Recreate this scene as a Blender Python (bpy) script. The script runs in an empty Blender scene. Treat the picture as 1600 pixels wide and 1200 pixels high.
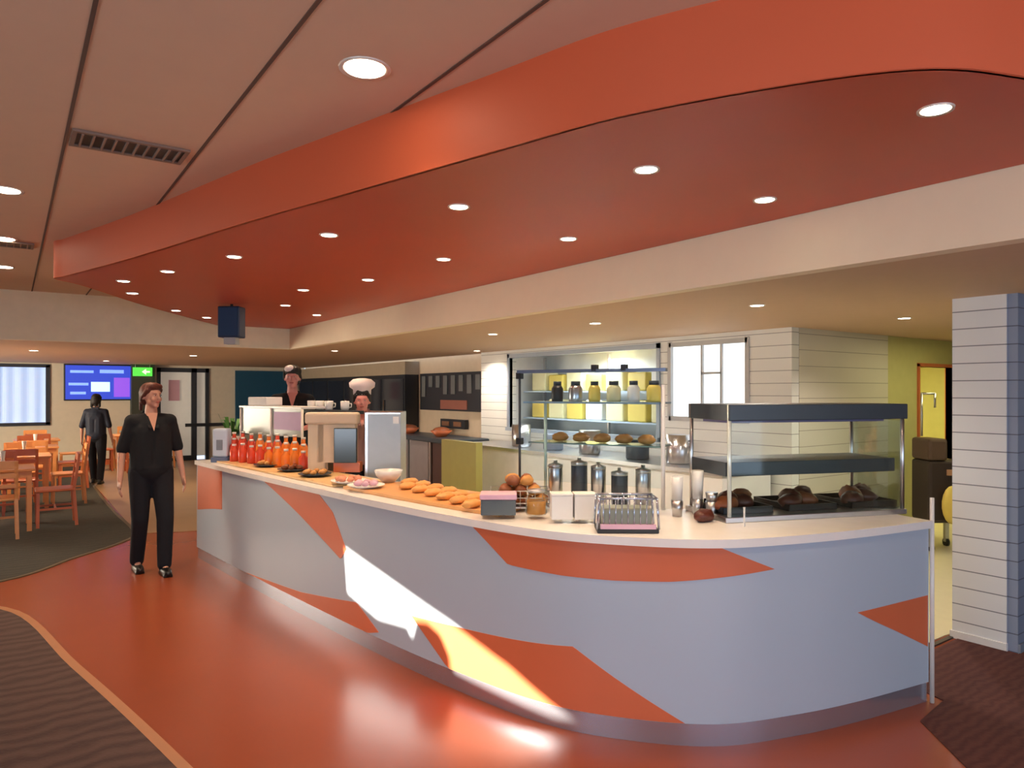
import bpy, bmesh, math, random
from mathutils import Vector, Matrix, geometry
random.seed(7)
R = math.radians
sc = bpy.context.scene
COL = sc.collection
# ------------------------------------------------------------------ camera, light, exposure
EYE, F, HOR, YAW = 1.67, 1100.0, 612.0, R(35.5)
FW = (math.sin(YAW), math.cos(YAW)); RT = (math.cos(YAW), -math.sin(YAW))
cd = bpy.data.cameras.new('camera'); cam = bpy.data.objects.new('camera', cd); COL.objects.link(cam)
cd.sensor_width = 36; cd.lens = 36 * F / 1600; cd.shift_y = (HOR - 600) / 1600; cd.clip_start = .05
cam.location = (0, 0, EYE); cam.rotation_euler = (R(90), 0, -YAW); sc.camera = cam
vs = sc.view_settings; vs.view_transform = 'Standard'; vs.look = 'None'; vs.gamma = 1; vs.use_curve_mapping = False
vs.exposure = 0.1
w = bpy.data.worlds.new('sky'); sc.world = w; w.use_nodes = True
bg = w.node_tree.nodes['Background']; bg.inputs[0].default_value = (.62, .78, 1, 1); bg.inputs[1].default_value = 1.6
SUN = Vector((.93, -.25, -.28)).normalized()
sl = bpy.data.lights.new('sun', 'SUN'); sl.energy = 32; sl.angle = R(.5); sl.color = (1, .86, .68)
so = bpy.data.objects.new('sun', sl); COL.objects.link(so); so.rotation_euler = SUN.to_track_quat('-Z', 'Y').to_euler()
def area(name, loc, to, sx, sy, watts, col, spread=180):
    l = bpy.data.lights.new(name, 'AREA'); l.shape = 'RECTANGLE'; l.size = sx; l.size_y = sy; l.energy = watts; l.color = col; l.spread = R(spread)
    o = bpy.data.objects.new(name, l); COL.objects.link(o); o.location = loc
    o.rotation_euler = (Vector(to) - Vector(loc)).to_track_quat('-Z', 'Y').to_euler(); return o
area('daylight_back', (1.5, -4.15, 1.5), (1.5, 0, 1.3), 6.5, 2.0, 62, (.66, .79, 1))
area('daylight_left', (-4.15, -.4, 1.25), (0, -.4, 1.2), 2.8, 1.2, 100, (.80, .88, 1))
area('dining_fill', (-3.9, 13.0, 1.5), (0, 12.6, 1.1), 5.0, 1.6, 560, (1, .86, .66))  # unseen warm fill added inside the closed wall to brighten the dining area
area('kitchen_tube', (6.6, 7.1, 2.1), (6.7, 7.1, 1.0), .3, 2.4, 60, (.92, .97, 1))
area('store_room_tube', (9.4, 5.2, 2.2), (9.4, 5.0, 0), 1.0, .8, 36, (1, .93, .45))
area('passage_tube', (8.3, 3.0, 2.27), (8.3, 3.0, 0), 1.6, .3, 15, (1, .92, .48))

# ------------------------------------------------------------------ helpers
def gnd(px, py, z=0.0):
    """point of the level plane z seen at a pixel"""
    d = (EYE - z) * F / (py - HOR); return at(px, d, z)
def at(px, d, z=0.0):
    l = (px - 800) / F * d
    return Vector((FW[0]*d + RT[0]*l, FW[1]*d + RT[1]*l, z))
def zof(py, d): return EYE - (py - HOR) * d / F

def mat(name, col, rough=.5, metal=0, var=.08, scale=8, emit=None, es=1, bump=0, spec=None, coat=0, alpha=None, trans=0, ior=1.45):
    m = bpy.data.materials.new(name); m.use_nodes = True; nt = m.node_tree; b = nt.nodes['Principled BSDF']
    b.inputs['Roughness'].default_value = rough; b.inputs['Metallic'].default_value = metal
    c = (*col, 1)
    tc = nt.nodes.new('ShaderNodeTexCoord'); nz = nt.nodes.new('ShaderNodeTexNoise'); nz.inputs['Scale'].default_value = scale
    nz.inputs['Detail'].default_value = 4; nt.links.new(tc.outputs['Object'], nz.inputs['Vector'])
    mx = nt.nodes.new('ShaderNodeMix'); mx.data_type = 'RGBA'
    mx.inputs[6].default_value = tuple(max(0, x*(1-var)) for x in col) + (1,)
    mx.inputs[7].default_value = tuple(min(1, x*(1+var)) for x in col) + (1,)
    nt.links.new(nz.outputs['Fac'], mx.inputs[0]); nt.links.new(mx.outputs[2], b.inputs['Base Color'])
    if bump:
        bp = nt.nodes.new('ShaderNodeBump'); bp.inputs['Strength'].default_value = bump; bp.inputs['Distance'].default_value = .01
        nt.links.new(nz.outputs['Fac'], bp.inputs['Height']); nt.links.new(bp.outputs[0], b.inputs['Normal'])
    if emit: b.inputs['Emission Color'].default_value = (*emit, 1); b.inputs['Emission Strength'].default_value = es
    if coat: b.inputs['Coat Weight'].default_value = coat; b.inputs['Coat Roughness'].default_value = .1
    if trans: b.inputs['Transmission Weight'].default_value = trans; b.inputs['IOR'].default_value = ior
    if alpha is not None: b.inputs['Alpha'].default_value = alpha
    return m
def glass(name, tint=(.86, .96, .92), refl=.12):
    m = bpy.data.materials.new(name); m.use_nodes = True; nt = m.node_tree; nt.nodes.clear()
    out = nt.nodes.new('ShaderNodeOutputMaterial'); t = nt.nodes.new('ShaderNodeBsdfTransparent'); t.inputs[0].default_value = (*tint, 1)
    g = nt.nodes.new('ShaderNodeBsdfGlossy'); g.inputs['Roughness'].default_value = .03
    fr = nt.nodes.new('ShaderNodeFresnel'); fr.inputs[0].default_value = 1.45
    ad = nt.nodes.new('ShaderNodeMath'); ad.operation = 'MULTIPLY'; ad.inputs[1].default_value = .45+refl; nt.links.new(fr.outputs[0], ad.inputs[0])
    mx = nt.nodes.new('ShaderNodeMixShader'); nt.links.new(ad.outputs[0], mx.inputs[0]); nt.links.new(t.outputs[0], mx.inputs[1])
    nt.links.new(g.outputs[0], mx.inputs[2]); nt.links.new(mx.outputs[0], out.inputs[0]); return m
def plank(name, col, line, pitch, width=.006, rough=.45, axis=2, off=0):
    """boards with a dark joint line every `pitch` metres, groove shade painted in"""
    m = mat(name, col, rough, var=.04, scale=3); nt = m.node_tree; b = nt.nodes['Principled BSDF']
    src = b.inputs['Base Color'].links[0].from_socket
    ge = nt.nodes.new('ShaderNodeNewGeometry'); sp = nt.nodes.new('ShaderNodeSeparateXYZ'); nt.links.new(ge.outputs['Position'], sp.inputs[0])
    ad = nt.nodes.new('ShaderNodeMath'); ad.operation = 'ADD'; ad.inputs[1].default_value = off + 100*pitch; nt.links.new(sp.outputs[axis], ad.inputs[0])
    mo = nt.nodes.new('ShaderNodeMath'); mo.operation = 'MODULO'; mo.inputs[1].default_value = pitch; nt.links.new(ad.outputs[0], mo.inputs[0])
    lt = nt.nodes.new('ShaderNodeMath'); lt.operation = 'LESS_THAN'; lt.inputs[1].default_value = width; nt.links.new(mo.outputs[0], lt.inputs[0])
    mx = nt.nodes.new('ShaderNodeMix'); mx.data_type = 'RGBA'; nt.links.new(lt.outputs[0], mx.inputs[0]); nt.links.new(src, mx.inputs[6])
    mx.inputs[7].default_value = (*line, 1); nt.links.new(mx.outputs[2], b.inputs['Base Color']); return m  # shade of each groove painted into the colour as a thin dark line

class MB:
    def __init__(s): s.v = []; s.f = []; s.sm = []
    def add(s, vs_, fs, smooth=False):
        n = len(s.v); s.v += [tuple(p) for p in vs_]; s.f += [tuple(i+n for i in f) for f in fs]; s.sm += [smooth]*len(fs); return s
    def box(s, x0, x1, y0, y1, z0, z1):
        return s.add([(x0,y0,z0),(x1,y0,z0),(x1,y1,z0),(x0,y1,z0),(x0,y0,z1),(x1,y0,z1),(x1,y1,z1),(x0,y1,z1)],
                     [(0,3,2,1),(4,5,6,7),(0,1,5,4),(1,2,6,5),(2,3,7,6),(3,0,4,7)])
    def bar(s, a, b, r, n=10, r2=None):
        a = Vector(a); b = Vector(b); r2 = r if r2 is None else r2; d = (b-a).normalized()
        u = d.orthogonal().normalized(); w_ = d.cross(u)
        A = [a + (u*math.cos(t)+w_*math.sin(t))*r for t in [2*math.pi*i/n for i in range(n)]]
        B = [b + (u*math.cos(t)+w_*math.sin(t))*r2 for t in [2*math.pi*i/n for i in range(n)]]
        k = len(s.v); s.v += [tuple(p) for p in A+B]
        for i in range(n): s.f.append((k+i, k+(i+1)%n, k+n+(i+1)%n, k+n+i)); s.sm.append(True)
        s.f.append(tuple(k+i for i in reversed(range(n)))); s.f.append(tuple(k+n+i for i in range(n))); s.sm += [False]*2; return s
    def beam(s, a, b, w_, h):
        a = Vector(a); b = Vector(b); d = (b-a).normalized()
        up = Vector((0,0,1)) if abs(d.z) < .95 else Vector((0,1,0))
        u = d.cross(up).normalized()*w_/2; q = u.cross(d).normalized()*h/2
        return s.add([a-u-q,a+u-q,a+u+q,a-u+q,b-u-q,b+u-q,b+u+q,b-u+q],[(0,3,2,1),(4,5,6,7),(0,1,5,4),(1,2,6,5),(2,3,7,6),(3,0,4,7)])
    def path(s, pts, r, n=8):
        for i in range(len(pts)-1): s.bar(pts[i], pts[i+1], r, n)
        for p in pts[1:-1]: s.ell(p, (r,r,r), 8, 5)
        return s
    def lathe(s, prof, c=(0,0,0), n=20, smooth=True):
        k = len(s.v)
        for r, z in prof:
            for i in range(n): t = 2*math.pi*i/n; s.v.append((c[0]+r*math.cos(t), c[1]+r*math.sin(t), c[2]+z))
        m = len(prof)
        for j in range(m-1):
            for i in range(n): s.f.append((k+j*n+i, k+j*n+(i+1)%n, k+(j+1)*n+(i+1)%n, k+(j+1)*n+i)); s.sm.append(smooth)
        s.f.append(tuple(k+i for i in reversed(range(n)))); s.f.append(tuple(k+(m-1)*n+i for i in range(n))); s.sm += [False]*2; return s
    def ell(s, c, r, n=14, m=9, rot=None):
        c = Vector(c); vs_ = [Vector((0,0,-r[2]))]; fs = []
        for j in range(1, m):
            p = -math.pi/2 + math.pi*j/m
            for i in range(n): t = 2*math.pi*i/n; vs_.append(Vector((r[0]*math.cos(p)*math.cos(t), r[1]*math.cos(p)*math.sin(t), r[2]*math.sin(p))))
        vs_.append(Vector((0,0,r[2]))); L = len(vs_)-1
        for i in range(n):
            fs.append((0, 1+(i+1)%n, 1+i)); fs.append((L, L-n+i, L-n+(i+1)%n))
            for j in range(m-2): a = 1+j*n; fs.append((a+i, a+(i+1)%n, a+n+(i+1)%n, a+n+i))
        if rot is not None: vs_ = [rot @ v for v in vs_]
        return s.add([v+c for v in vs_], fs, True)
    def cap(s, a, ra, b, rb, n=12):
        s.ell(a, (ra,)*3, n, 8); s.ell(b, (rb,)*3, n, 8); return s.bar(a, b, ra, n, rb)
    def prism(s, poly, z0, z1):
        n = len(poly); tris = geometry.tessellate_polygon([[Vector((p[0],p[1],0)) for p in poly]])
        vs_ = [(p[0],p[1],z0) for p in poly] + [(p[0],p[1],z1) for p in poly]
        area_ = sum(poly[i][0]*poly[(i+1)%n][1]-poly[(i+1)%n][0]*poly[i][1] for i in range(n))
        fs = []
        for t in tris: fs.append(tuple(t)); fs.append(tuple(i+n for i in reversed(t)))
        for i in range(n): fs.append((i, (i+1)%n, n+(i+1)%n, n+i) if area_ > 0 else (n+i, n+(i+1)%n, (i+1)%n, i))
        return s.add(vs_, fs)
    def build(s, name, m, parent=None, bevel=0, fix=False, remesh=0, smooth=0):
        me = bpy.data.meshes.new(name); me.from_pydata(s.v, [], s.f); me.materials.append(m)
        me.polygons.foreach_set('use_smooth', s.sm); me.update()
        if fix:
            bm = bmesh.new(); bm.from_mesh(me); bmesh.ops.recalc_face_normals(bm, faces=bm.faces); bm.to_mesh(me); bm.free()
        o = bpy.data.objects.new(name, me); COL.objects.link(o)
        if parent is not None: o.parent = parent
        if bevel:
            b = o.modifiers.new('bevel', 'BEVEL'); b.width = bevel; b.segments = 2; b.limit_method = 'ANGLE'
        if remesh:
            r = o.modifiers.new('remesh', 'REMESH'); r.mode = 'VOXEL'; r.voxel_size = remesh; r.use_smooth_shade = True
            if smooth: q = o.modifiers.new('smooth', 'SMOOTH'); q.iterations = smooth; q.factor = .5
        return o
def tag(o, label, cat, group=None, kind=None):
    o['label'] = label; o['category'] = cat
    if group: o['group'] = group
    if kind: o['kind'] = kind
    return o
def thing(name, label, cat, loc=(0,0,0), rz=0, group=None):
    o = bpy.data.objects.new(name, None); COL.objects.link(o); o.location = loc; o.rotation_euler = (0,0,rz); o.empty_display_size = .1
    return tag(o, label, cat, group)
def struct(name, mb, m, **k):
    o = mb.build(name, m, **k); o['kind'] = 'structure'; return o
def dup(o, loc=None, rz=None, label=None, parent=None, scale=None):
    c = o.copy(); COL.objects.link(c)
    if parent is not None: c.parent = parent
    if loc is not None: c.location = loc
    if rz is not None: c.rotation_euler = (0,0,rz)
    if label: c['label'] = label
    if scale: c.scale = scale
    for ch in [x for x in bpy.data.objects if x.parent == o]: dup(ch, parent=c)
    return c

# ------------------------------------------------------------------ materials
M = dict(
 ceil=mat('ceiling_paint', (.70,.50,.36), .8, var=.03), ceil_low=mat('servery_ceiling_paint', (.58,.40,.26), .7, var=.03),
 cream=mat('cream_paint', (.86,.74,.54), .7, var=.03), joint=mat('ceiling_joint', (.12,.07,.05), .8),
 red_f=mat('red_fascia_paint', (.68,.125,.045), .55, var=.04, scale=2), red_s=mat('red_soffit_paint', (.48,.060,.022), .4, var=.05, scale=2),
 floor=mat('red_rubber_floor', (.30,.066,.026), .27, var=.07, scale=1.5), tan=mat('timber_floor', (.34,.21,.11), .4, var=.12, scale=3),
 tile=mat('servery_floor_vinyl', (.66,.60,.40), .35), 
 white=mat('white_laminate', (.80,.79,.76), .3), edge=mat('white_worktop', (.86,.83,.80), .25), panel=mat('pale_blue_panel', (.44,.52,.62), .38, var=.03, scale=2),
 inlay=mat('orange_red_laminate', (.66,.155,.065), .40, var=.08, scale=3),
 steel=mat('brushed_steel', (.62,.63,.65), .28, 1, var=.06, scale=30), chrome=mat('chrome_plate', (.50,.56,.68), .22, .8, var=.05, scale=6),
 dark=mat('black_plastic', (.015,.016,.02), .4), darkg=mat('charcoal_metal', (.045,.06,.075), .35, .2), navy=mat('navy_fabric', (.006,.012,.03), .7),
 blackf=mat('black_fabric', (.005,.006,.009), .9, bump=.2), trou=mat('black_trouser_cloth', (.004,.005,.010), .9, bump=.2),
 skin=mat('skin', (.58,.30,.21), .5, var=.06), skin2=mat('ruddy_skin', (.62,.25,.22), .5), lips=mat('lips', (.45,.12,.10), .5),
 hair=mat('auburn_hair', (.10,.022,.012), .55, bump=.6, scale=60), hair2=mat('dark_hair', (.012,.008,.006), .6, bump=.6, scale=60), shoe=mat('black_shoe', (.01,.01,.01), .35),
 eyew=mat('eye_white', (.7,.7,.68), .3), wood=mat('beech_wood', (.80,.34,.11), .35, var=.2, scale=5), woodr=mat('cherry_wood', (.58,.15,.055), .35, var=.2, scale=5),
 board=mat('oak_board', (.72,.36,.13), .4, var=.15, scale=6), yellow=mat('yellow_plastic', (.80,.62,.13), .4), paleyel=mat('pale_yellow_card', (.85,.78,.45), .5),
 olive=mat('olive_panel', (.32,.28,.07), .5), beige=mat('beige_wall_panel', (.72,.58,.42), .6), teal=mat('deep_blue_panel', (.012,.085,.16), .4),
 yelwall=mat('yellow_green_wall', (.55,.52,.22), .6), greenw=mat('pale_green_wall', (.60,.58,.38), .6), greyd=mat('blue_grey_wall', (.20,.24,.31), .6),
 bun=mat('baked_crust', (.26,.075,.025), .45, var=.35, scale=14, bump=.4), bun2=mat('golden_crust', (.62,.28,.07), .45, var=.3, scale=14, bump=.3), meat=mat('roast_meat', (.10,.022,.012), .4, var=.5, scale=18, bump=.5),
 orange=mat('orange_juice', (.85,.22,.03), .25), redj=mat('red_juice', (.70,.07,.03), .25), cap=mat('pale_cap', (.85,.80,.7), .4), pink=mat('pink_card', (.75,.45,.55), .5), salmon=mat('salmon_filling', (.80,.30,.18), .5, var=.4, scale=30),
 green=mat('leaf_green', (.05,.16,.03), .5, var=.3, scale=20), paper=mat('white_paper', (.85,.82,.78), .7), terr=mat('clay_pot', (.3,.3,.28), .6), lav=mat('lavender_card', (.60,.45,.66), .6),
 glow=mat('lamp_glow', (1,.95,.85), .5, emit=(1,.86,.66), es=22), trimr=mat('lamp_trim', (.80,.72,.64), .4, .2),
 screen=mat('blue_screen', (.01,.02,.12), .3, emit=(.035,.07,.62), es=.95), scr_w=mat('screen_white', (.6,.8,1), .3, emit=(.45,.75,1), es=1.1), scr_l=mat('screen_line', (.3,.5,1), .3, emit=(.18,.35,1), es=.9),
 scr_p=mat('screen_purple', (.3,.1,.7), .3, emit=(.22,.08,.75), es=.8), exit=mat('exit_green', (.05,.5,.05), .4, emit=(.12,.75,.08), es=.9), exitw=mat('exit_pictogram', (.8,1,.8), .4, emit=(.7,1,.6), es=1.0),
 curtain=mat('sheer_curtain', (.62,.76,1), .9, emit=(.38,.58,1), es=.55), refl_glow=mat('window_reflection_glow', (.9,.95,1), .4, emit=(.86,.95,1), es=1.1),  # the glowing pane stands for windows mirrored in the display glass
 wframe=mat('dark_window_frame', (.03,.035,.045), .4), grey=mat('light_grey_paint', (.50,.50,.50), .5), hat=mat('white_cotton', (.85,.72,.70), .8, bump=.3), shirtw=mat('pale_shirt', (.35,.22,.22), .8))
M['gl'] = glass('clear_glass', (.94,.98,.96), .05); M['glb'] = glass('blue_tinted_glass', (.91,.96,.98), .15)
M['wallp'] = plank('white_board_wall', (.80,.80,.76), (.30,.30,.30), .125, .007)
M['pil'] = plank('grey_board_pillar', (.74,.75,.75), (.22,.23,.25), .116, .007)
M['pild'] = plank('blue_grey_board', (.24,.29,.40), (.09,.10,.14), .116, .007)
# carpets
def carpet(name, a, b, sc_, stripes):
    m = mat(name, a, .95, bump=.4, scale=60); nt = m.node_tree; p = nt.nodes['Principled BSDF']
    tc = nt.nodes.new('ShaderNodeTexCoord'); wv = nt.nodes.new('ShaderNodeTexWave'); wv.bands_direction = 'Y'
    wv.inputs['Scale'].default_value = sc_; wv.inputs['Distortion'].default_value = 5; wv.inputs['Detail'].default_value = 2; wv.inputs['Detail Scale'].default_value = 1.6
    nt.links.new(tc.outputs['Object'], wv.inputs['Vector'])
    mx = nt.nodes.new('ShaderNodeMix'); mx.data_type = 'RGBA'; mx.inputs[6].default_value = (*a,1); mx.inputs[7].default_value = (*b,1)
    nt.links.new(wv.outputs['Fac'], mx.inputs[0]); nt.links.new(mx.outputs[2], p.inputs['Base Color']); return m
M['carp1'] = carpet('brown_striped_carpet', (.06,.03,.027), (.098,.054,.045), 2.6, 1)
M['carp2'] = carpet('dark_green_carpet', (.030,.028,.020), (.05,.044,.032), 3, 1)

# ------------------------------------------------------------------ room shell
ZC, ZS, ZL, XB, YF = 2.90, 2.60, 2.30, 6.2, 18.5
struct('floor', MB().box(-4.2, 11.2, -4.2, 18.7, -.2, 0), M['floor'])
def spline(pts, n=8):
    out = []
    P_ = [Vector(p) for p in pts]; P_ = [2*P_[0]-P_[1]] + P_ + [2*P_[-1]-P_[-2]]
    for i in range(1, len(P_)-2):
        for k in range(n):
            t = k/n; a,b,c,d = P_[i-1:i+3]
            out.append(.5*((2*b)+(-a+c)*t+(2*a-5*b+4*c-d)*t*t+(-a+3*b-3*c+d)*t**3))
    out.append(P_[-2]); return out
def xy(v): return (v[0], v[1])
# carpets and inlaid floors
near = [xy(p) for p in spline([(.95,-3.98),(.92,.5),(.80,2.0),(.60,3.4),(.30,5.0),(-.06,6.65),(-.9,6.95),(-3.98,7.0)])]
tag(MB().prism(near + [(-3.98,-3.98)], 0, .008).build('carpet', M['carp1']), 'dark brown carpet with wavy stripes in the near left corner', 'carpet')
def border(pts, wd, z):
    mb = MB()
    for i in range(len(pts)-1):
        a = Vector(pts[i]); b = Vector(pts[i+1]); 
        na = (Vector(pts[min(i+1,len(pts)-1)])-Vector(pts[max(i-1,0)])).normalized(); nb = (Vector(pts[min(i+2,len(pts)-1)])-a).normalized()
        pa = Vector((na.y,-na.x))*wd; pb = Vector((nb.y,-nb.x))*wd
        mb.add([(a.x,a.y,z),(b.x,b.y,z),(b.x+pb.x,b.y+pb.y,z),(a.x+pa.x,a.y+pa.y,z),(a.x,a.y,0),(b.x,b.y,0),(b.x+pb.x,b.y+pb.y,0),(a.x+pa.x,a.y+pa.y,0)],
               [(0,1,2,3),(3,2,6,7),(1,0,4,5)])
    return mb
struct('trim_1', border(near, .05, .009), mat('tan_carpet_edging', (.45,.20,.10), .4), fix=True)
far = [xy(p) for p in spline([(-3.98,7.9),(-1.2,7.5),(-.06,7.67),(.50,8.3),(.98,8.85),(1.18,9.4),(1.16,11),(1.16,12.6),(1.2,15),(1.3,18.4)])]
tag(MB().prism(far + [(-3.98,18.4)], 0, .008).build('carpet', M['carp2']), 'plain dark green-brown carpet under the dining tables', 'carpet')
struct('trim_2', border(far, .04, .009), mat('dark_carpet_edging', (.12,.09,.05), .5), fix=True)
struct('floor_timber', MB().prism([(1.22,9.3),(1.23,15),(1.34,18.45),(6.15,18.45),(6.15,8.6),(3.4,8.6),(2.4,8.9),(1.7,9.1)], 0, .006), M['tan'])
struct('floor_servery', MB().prism([(4.15,2.2),(5.2,2.2),(8.0,1.9),(11,1.9),(11,6.2),(8,6.2),(8,4),(6.15,4),(6.15,8.5),(2.6,8.5),(2.6,6.6),(3.1,3.3)], 0, .006), M['tile'])
struct('trim_3', MB().beam((4.2,2.16,.004),(5.2,2.16,.004),.03,.012), mat('dark_floor_strip', (.05,.03,.02), .5))
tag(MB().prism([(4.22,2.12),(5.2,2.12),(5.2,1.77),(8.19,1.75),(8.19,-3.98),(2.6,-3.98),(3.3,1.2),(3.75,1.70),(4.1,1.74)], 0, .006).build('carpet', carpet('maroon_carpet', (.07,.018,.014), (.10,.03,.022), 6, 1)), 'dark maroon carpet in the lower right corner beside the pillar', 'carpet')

# ceilings
struct('ceiling', MB().prism([(-4.2,-4.2),(3.4,-4.2),(3.4,10.42),(-4.2,10.42)], ZC, ZC+.1), M['ceil'])
struct('ceiling_servery', MB().prism([(3.48,-4.1),(8.4,-4.1),(8.4,1.9),(11.2,1.9),(11.2,6.3),(6.9,6.3),(6.9,9.2),(6.35,9.2),(6.35,18.7),(-4.2,18.7),(-4.2,10.53),(3.48,10.53)], ZL, ZL+.1), M['ceil_low'])
for i, x in enumerate((-.38, .22, .79, 1.37)):
    struct('trim_%d' % (i+4), MB().box(x-.007, x+.007, -4.1, 10.45, ZC-.004, ZC+.001), M['joint'])
struct('wall_header', MB().box(-4.2, 3.4, 10.42, 10.52, ZL-.0, ZC), mat('pale_cream_paint', (.93,.84,.64), .7))
struct('wall_bulkhead', MB().box(3.38, 3.48, -4.1, 10.5, ZL-.001, ZC), M['cream'])
# red dropped soffit (curved in plan, over the counter)
sedge = [xy(p) for p in spline([(3.37,.72),(2.85,.74),(2.44,.82),(2.08,1.03),(1.71,1.66),(1.52,2.3),(1.25,3.29),(1.06,4.0),(.69,5.55),(.36,6.72)], 8)]
sedge += [xy(p) for p in spline([(.36,6.72),(.31,6.92),(.55,7.25),(1.2,8.5),(2.30,10.3),(2.42,10.41)], 6)][1:]
poly = sedge + [(3.375,10.41)]
t = thing('ceiling_soffit', 'long curved red dropped soffit hanging over the serving counter', 'soffit', (2,4,ZS)); t['kind'] = 'structure'
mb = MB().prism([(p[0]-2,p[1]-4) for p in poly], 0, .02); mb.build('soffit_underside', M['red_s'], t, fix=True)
mb = MB(); 
for i in range(len(sedge)-1):
    (x0,y0),(x1,y1) = sedge[i], sedge[i+1]; mb.add([(x0-2,y0-4,.0),(x1-2,y1-4,.0),(x1-2,y1-4,ZC-ZS),(x0-2,y0-4,ZC-ZS)], [(0,1,2,3)], True)
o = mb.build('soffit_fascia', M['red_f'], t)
bm = bmesh.new(); bm.from_mesh(o.data); bmesh.ops.remove_doubles(bm, verts=bm.verts, dist=1e-4); bm.to_mesh(o.data); bm.free()
md = o.modifiers.new('solid', 'SOLIDIFY'); md.thickness = .02; md.offset = 0; e = o.modifiers.new('split','EDGE_SPLIT'); e.split_angle = R(35)

# walls
def wall_holes(name, plane, c, thick, outer, holes, m):
    """plane 'X': wall at x=c, coordinates (y,z); plane 'Y': wall at y=c, coordinates (x,z)"""
    loops = [outer] + holes; tris = geometry.tessellate_polygon([[Vector((a,b,0)) for a,b in L] for L in loops])
    flat = [p for L in loops for p in L]; n = len(flat)
    q = (lambda a,b,k: (c+k,a,b)) if plane == 'X' else (lambda a,b,k: (a,c+k,b))
    mb = MB(); vs_ = [q(a,b,0) for a,b in flat] + [q(a,b,thick) for a,b in flat]; fs = []
    for t_ in tris: fs.append(tuple(t_)); fs.append(tuple(i+n for i in reversed(t_)))
    k = 0
    for L in loops:
        for i in range(len(L)): a, b = k+i, k+(i+1)%len(L); fs.append((a,b,b+n,a+n))
        k += len(L)
    mb.add(vs_, fs); return struct(name, mb, m, fix=True)
def rect(a0, a1, b0, b1): return [(a0,b0),(a1,b0),(a1,b1),(a0,b1)]

# counter plan: outer face and inner edge
FACE = spline([(1.53,7.6,0),(1.60,6.85,0),(1.75,5.4,0),(1.89,4.2,0),(2.02,3.4,0),(2.17,2.8,0),(2.39,2.43,0),(2.70,2.13,0),(3.1,1.97,0),(3.5,1.87,0),(4.02,1.78,0)], 10)
INNER = spline([(2.10,7.6,0),(2.16,6.85,0),(2.35,5.4,0),(2.56,4.2,0),(2.72,3.65,0),(2.85,3.3,0),(3.0,3.02,0),(3.2,2.8,0),(3.45,2.66,0),(3.75,2.58,0),(4.16,2.48,0)], 10)
NF = len(FACE)
def nrm(i):
    a = FACE[max(i-1,0)]; b = FACE[min(i+1,NF-1)]; d = (b-a).normalized(); return Vector((-d.y, d.x, 0)) * (-1)   # outwards
def hit(px, py=None):
    """index and depth where the sight line of image column px meets the counter face"""
    dx = FW[0] + RT[0]*(px-800)/F; dy = FW[1] + RT[1]*(px-800)/F; best = None
    for i in range(NF-1):
        a, b = FACE[i], FACE[i+1]; ex, ey = b.x-a.x, b.y-a.y; det = dx*(-ey) + dy*ex
        if abs(det) < 1e-9: continue
        tt = (a.x*(-ey) + a.y*ex)/det; u = (dx*a.y - dy*a.x)/det
        if -1e-6 <= u <= 1+1e-6 and tt > 0 and (best is None or tt < best[1]): best = (i+u, tt)
    if best is None: best = (0.0 if px < 700 else NF-1.0, (FACE[0] if px < 700 else FACE[-1]).dot(Vector((FW[0],FW[1],0))))
    return best
def facept(s_, z, off=0):
    i = max(0, min(NF-2, int(s_))); u = s_-i; p = FACE[i]*(1-u)+FACE[i+1]*u; n = (nrm(i)*(1-u)+nrm(min(i+1,NF-1))*u).normalized()
    return Vector((p.x+n.x*off, p.y+n.y*off, z))
def sz(px, py):
    s_, d = hit(px); return (s_, zof(py, d))

# sun patch outline on the counter face carried back along the sun to the west wall -> shape of the unseen gap added there to cast it
XW = -4.0
def back(p): k = (p.x - XW)/SUN.x; q = p - SUN*k; return (q.y, q.z)
def fp(px, py): s_, z = sz(px, py); return facept(s_, z)
patch = [(535,846),(600,892),(700,962),(790,1030),(905,1126),(860,1120),(700,1046),(698,1015),(688,990),(668,972),(650,970),(642,1000),(636,978),(590,965),(540,922)]
gap = [back(fp(a,b)) for a,b in patch]
spot = [back(gnd(a,b)) for a,b in ((112,836),(152,836),(160,842),(120,842))]
wall_holes('wall_left', 'X', XW-.12, .12, [(-4.2,0),(18.7,0),(18.7,ZC),(-4.2,ZC)], [gap, spot, rect(-1.9,1.0,.55,1.85)], M['cream'])
wall_holes('wall_back', 'Y', -4.12, .12, rect(-4.2,8.4,0,ZC), [rect(-1.75,4.75,.5,2.5)], M['cream'])
wall_holes('wall_far', 'Y', YF, .15, rect(-4.2,6.4,0,2.4), [rect(-1.5,.70,1.0-.05,2.25), rect(2.86,3.98,0,2.22)], mat('far_wall_paint', (.72,.66,.52), .7))
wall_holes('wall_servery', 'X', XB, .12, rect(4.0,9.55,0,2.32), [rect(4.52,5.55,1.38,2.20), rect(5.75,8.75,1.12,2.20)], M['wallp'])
struct('wall_cooler', MB().box(XB+.25, XB+.35, 9.2, 18.6, 0, 2.32), M['beige'])
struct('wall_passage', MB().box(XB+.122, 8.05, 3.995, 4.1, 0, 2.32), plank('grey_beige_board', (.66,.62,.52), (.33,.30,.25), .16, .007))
wall_holes('wall_passage_green', 'Y', 4.0, .1, rect(8.05,11.2,0,2.32), [rect(8.78,9.72,0,1.97)], M['yelwall'])
struct('wall_right', MB().box(11.1, 11.2, 1.8, 6.3, 0, 2.32), M['yelwall'])
struct('wall_storeroom_back', MB().box(8.2, 11.2, 6.2, 6.3, 0, 2.32), M['paleyel'])
struct('wall_storeroom_left', MB().box(8.3, 8.4, 4.1, 6.2, 0, 2.32), M['paleyel'])
struct('wall_right_near', MB().box(8.2, 8.3, -4.1, 1.75, 0, ZC), M['cream'])
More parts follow.
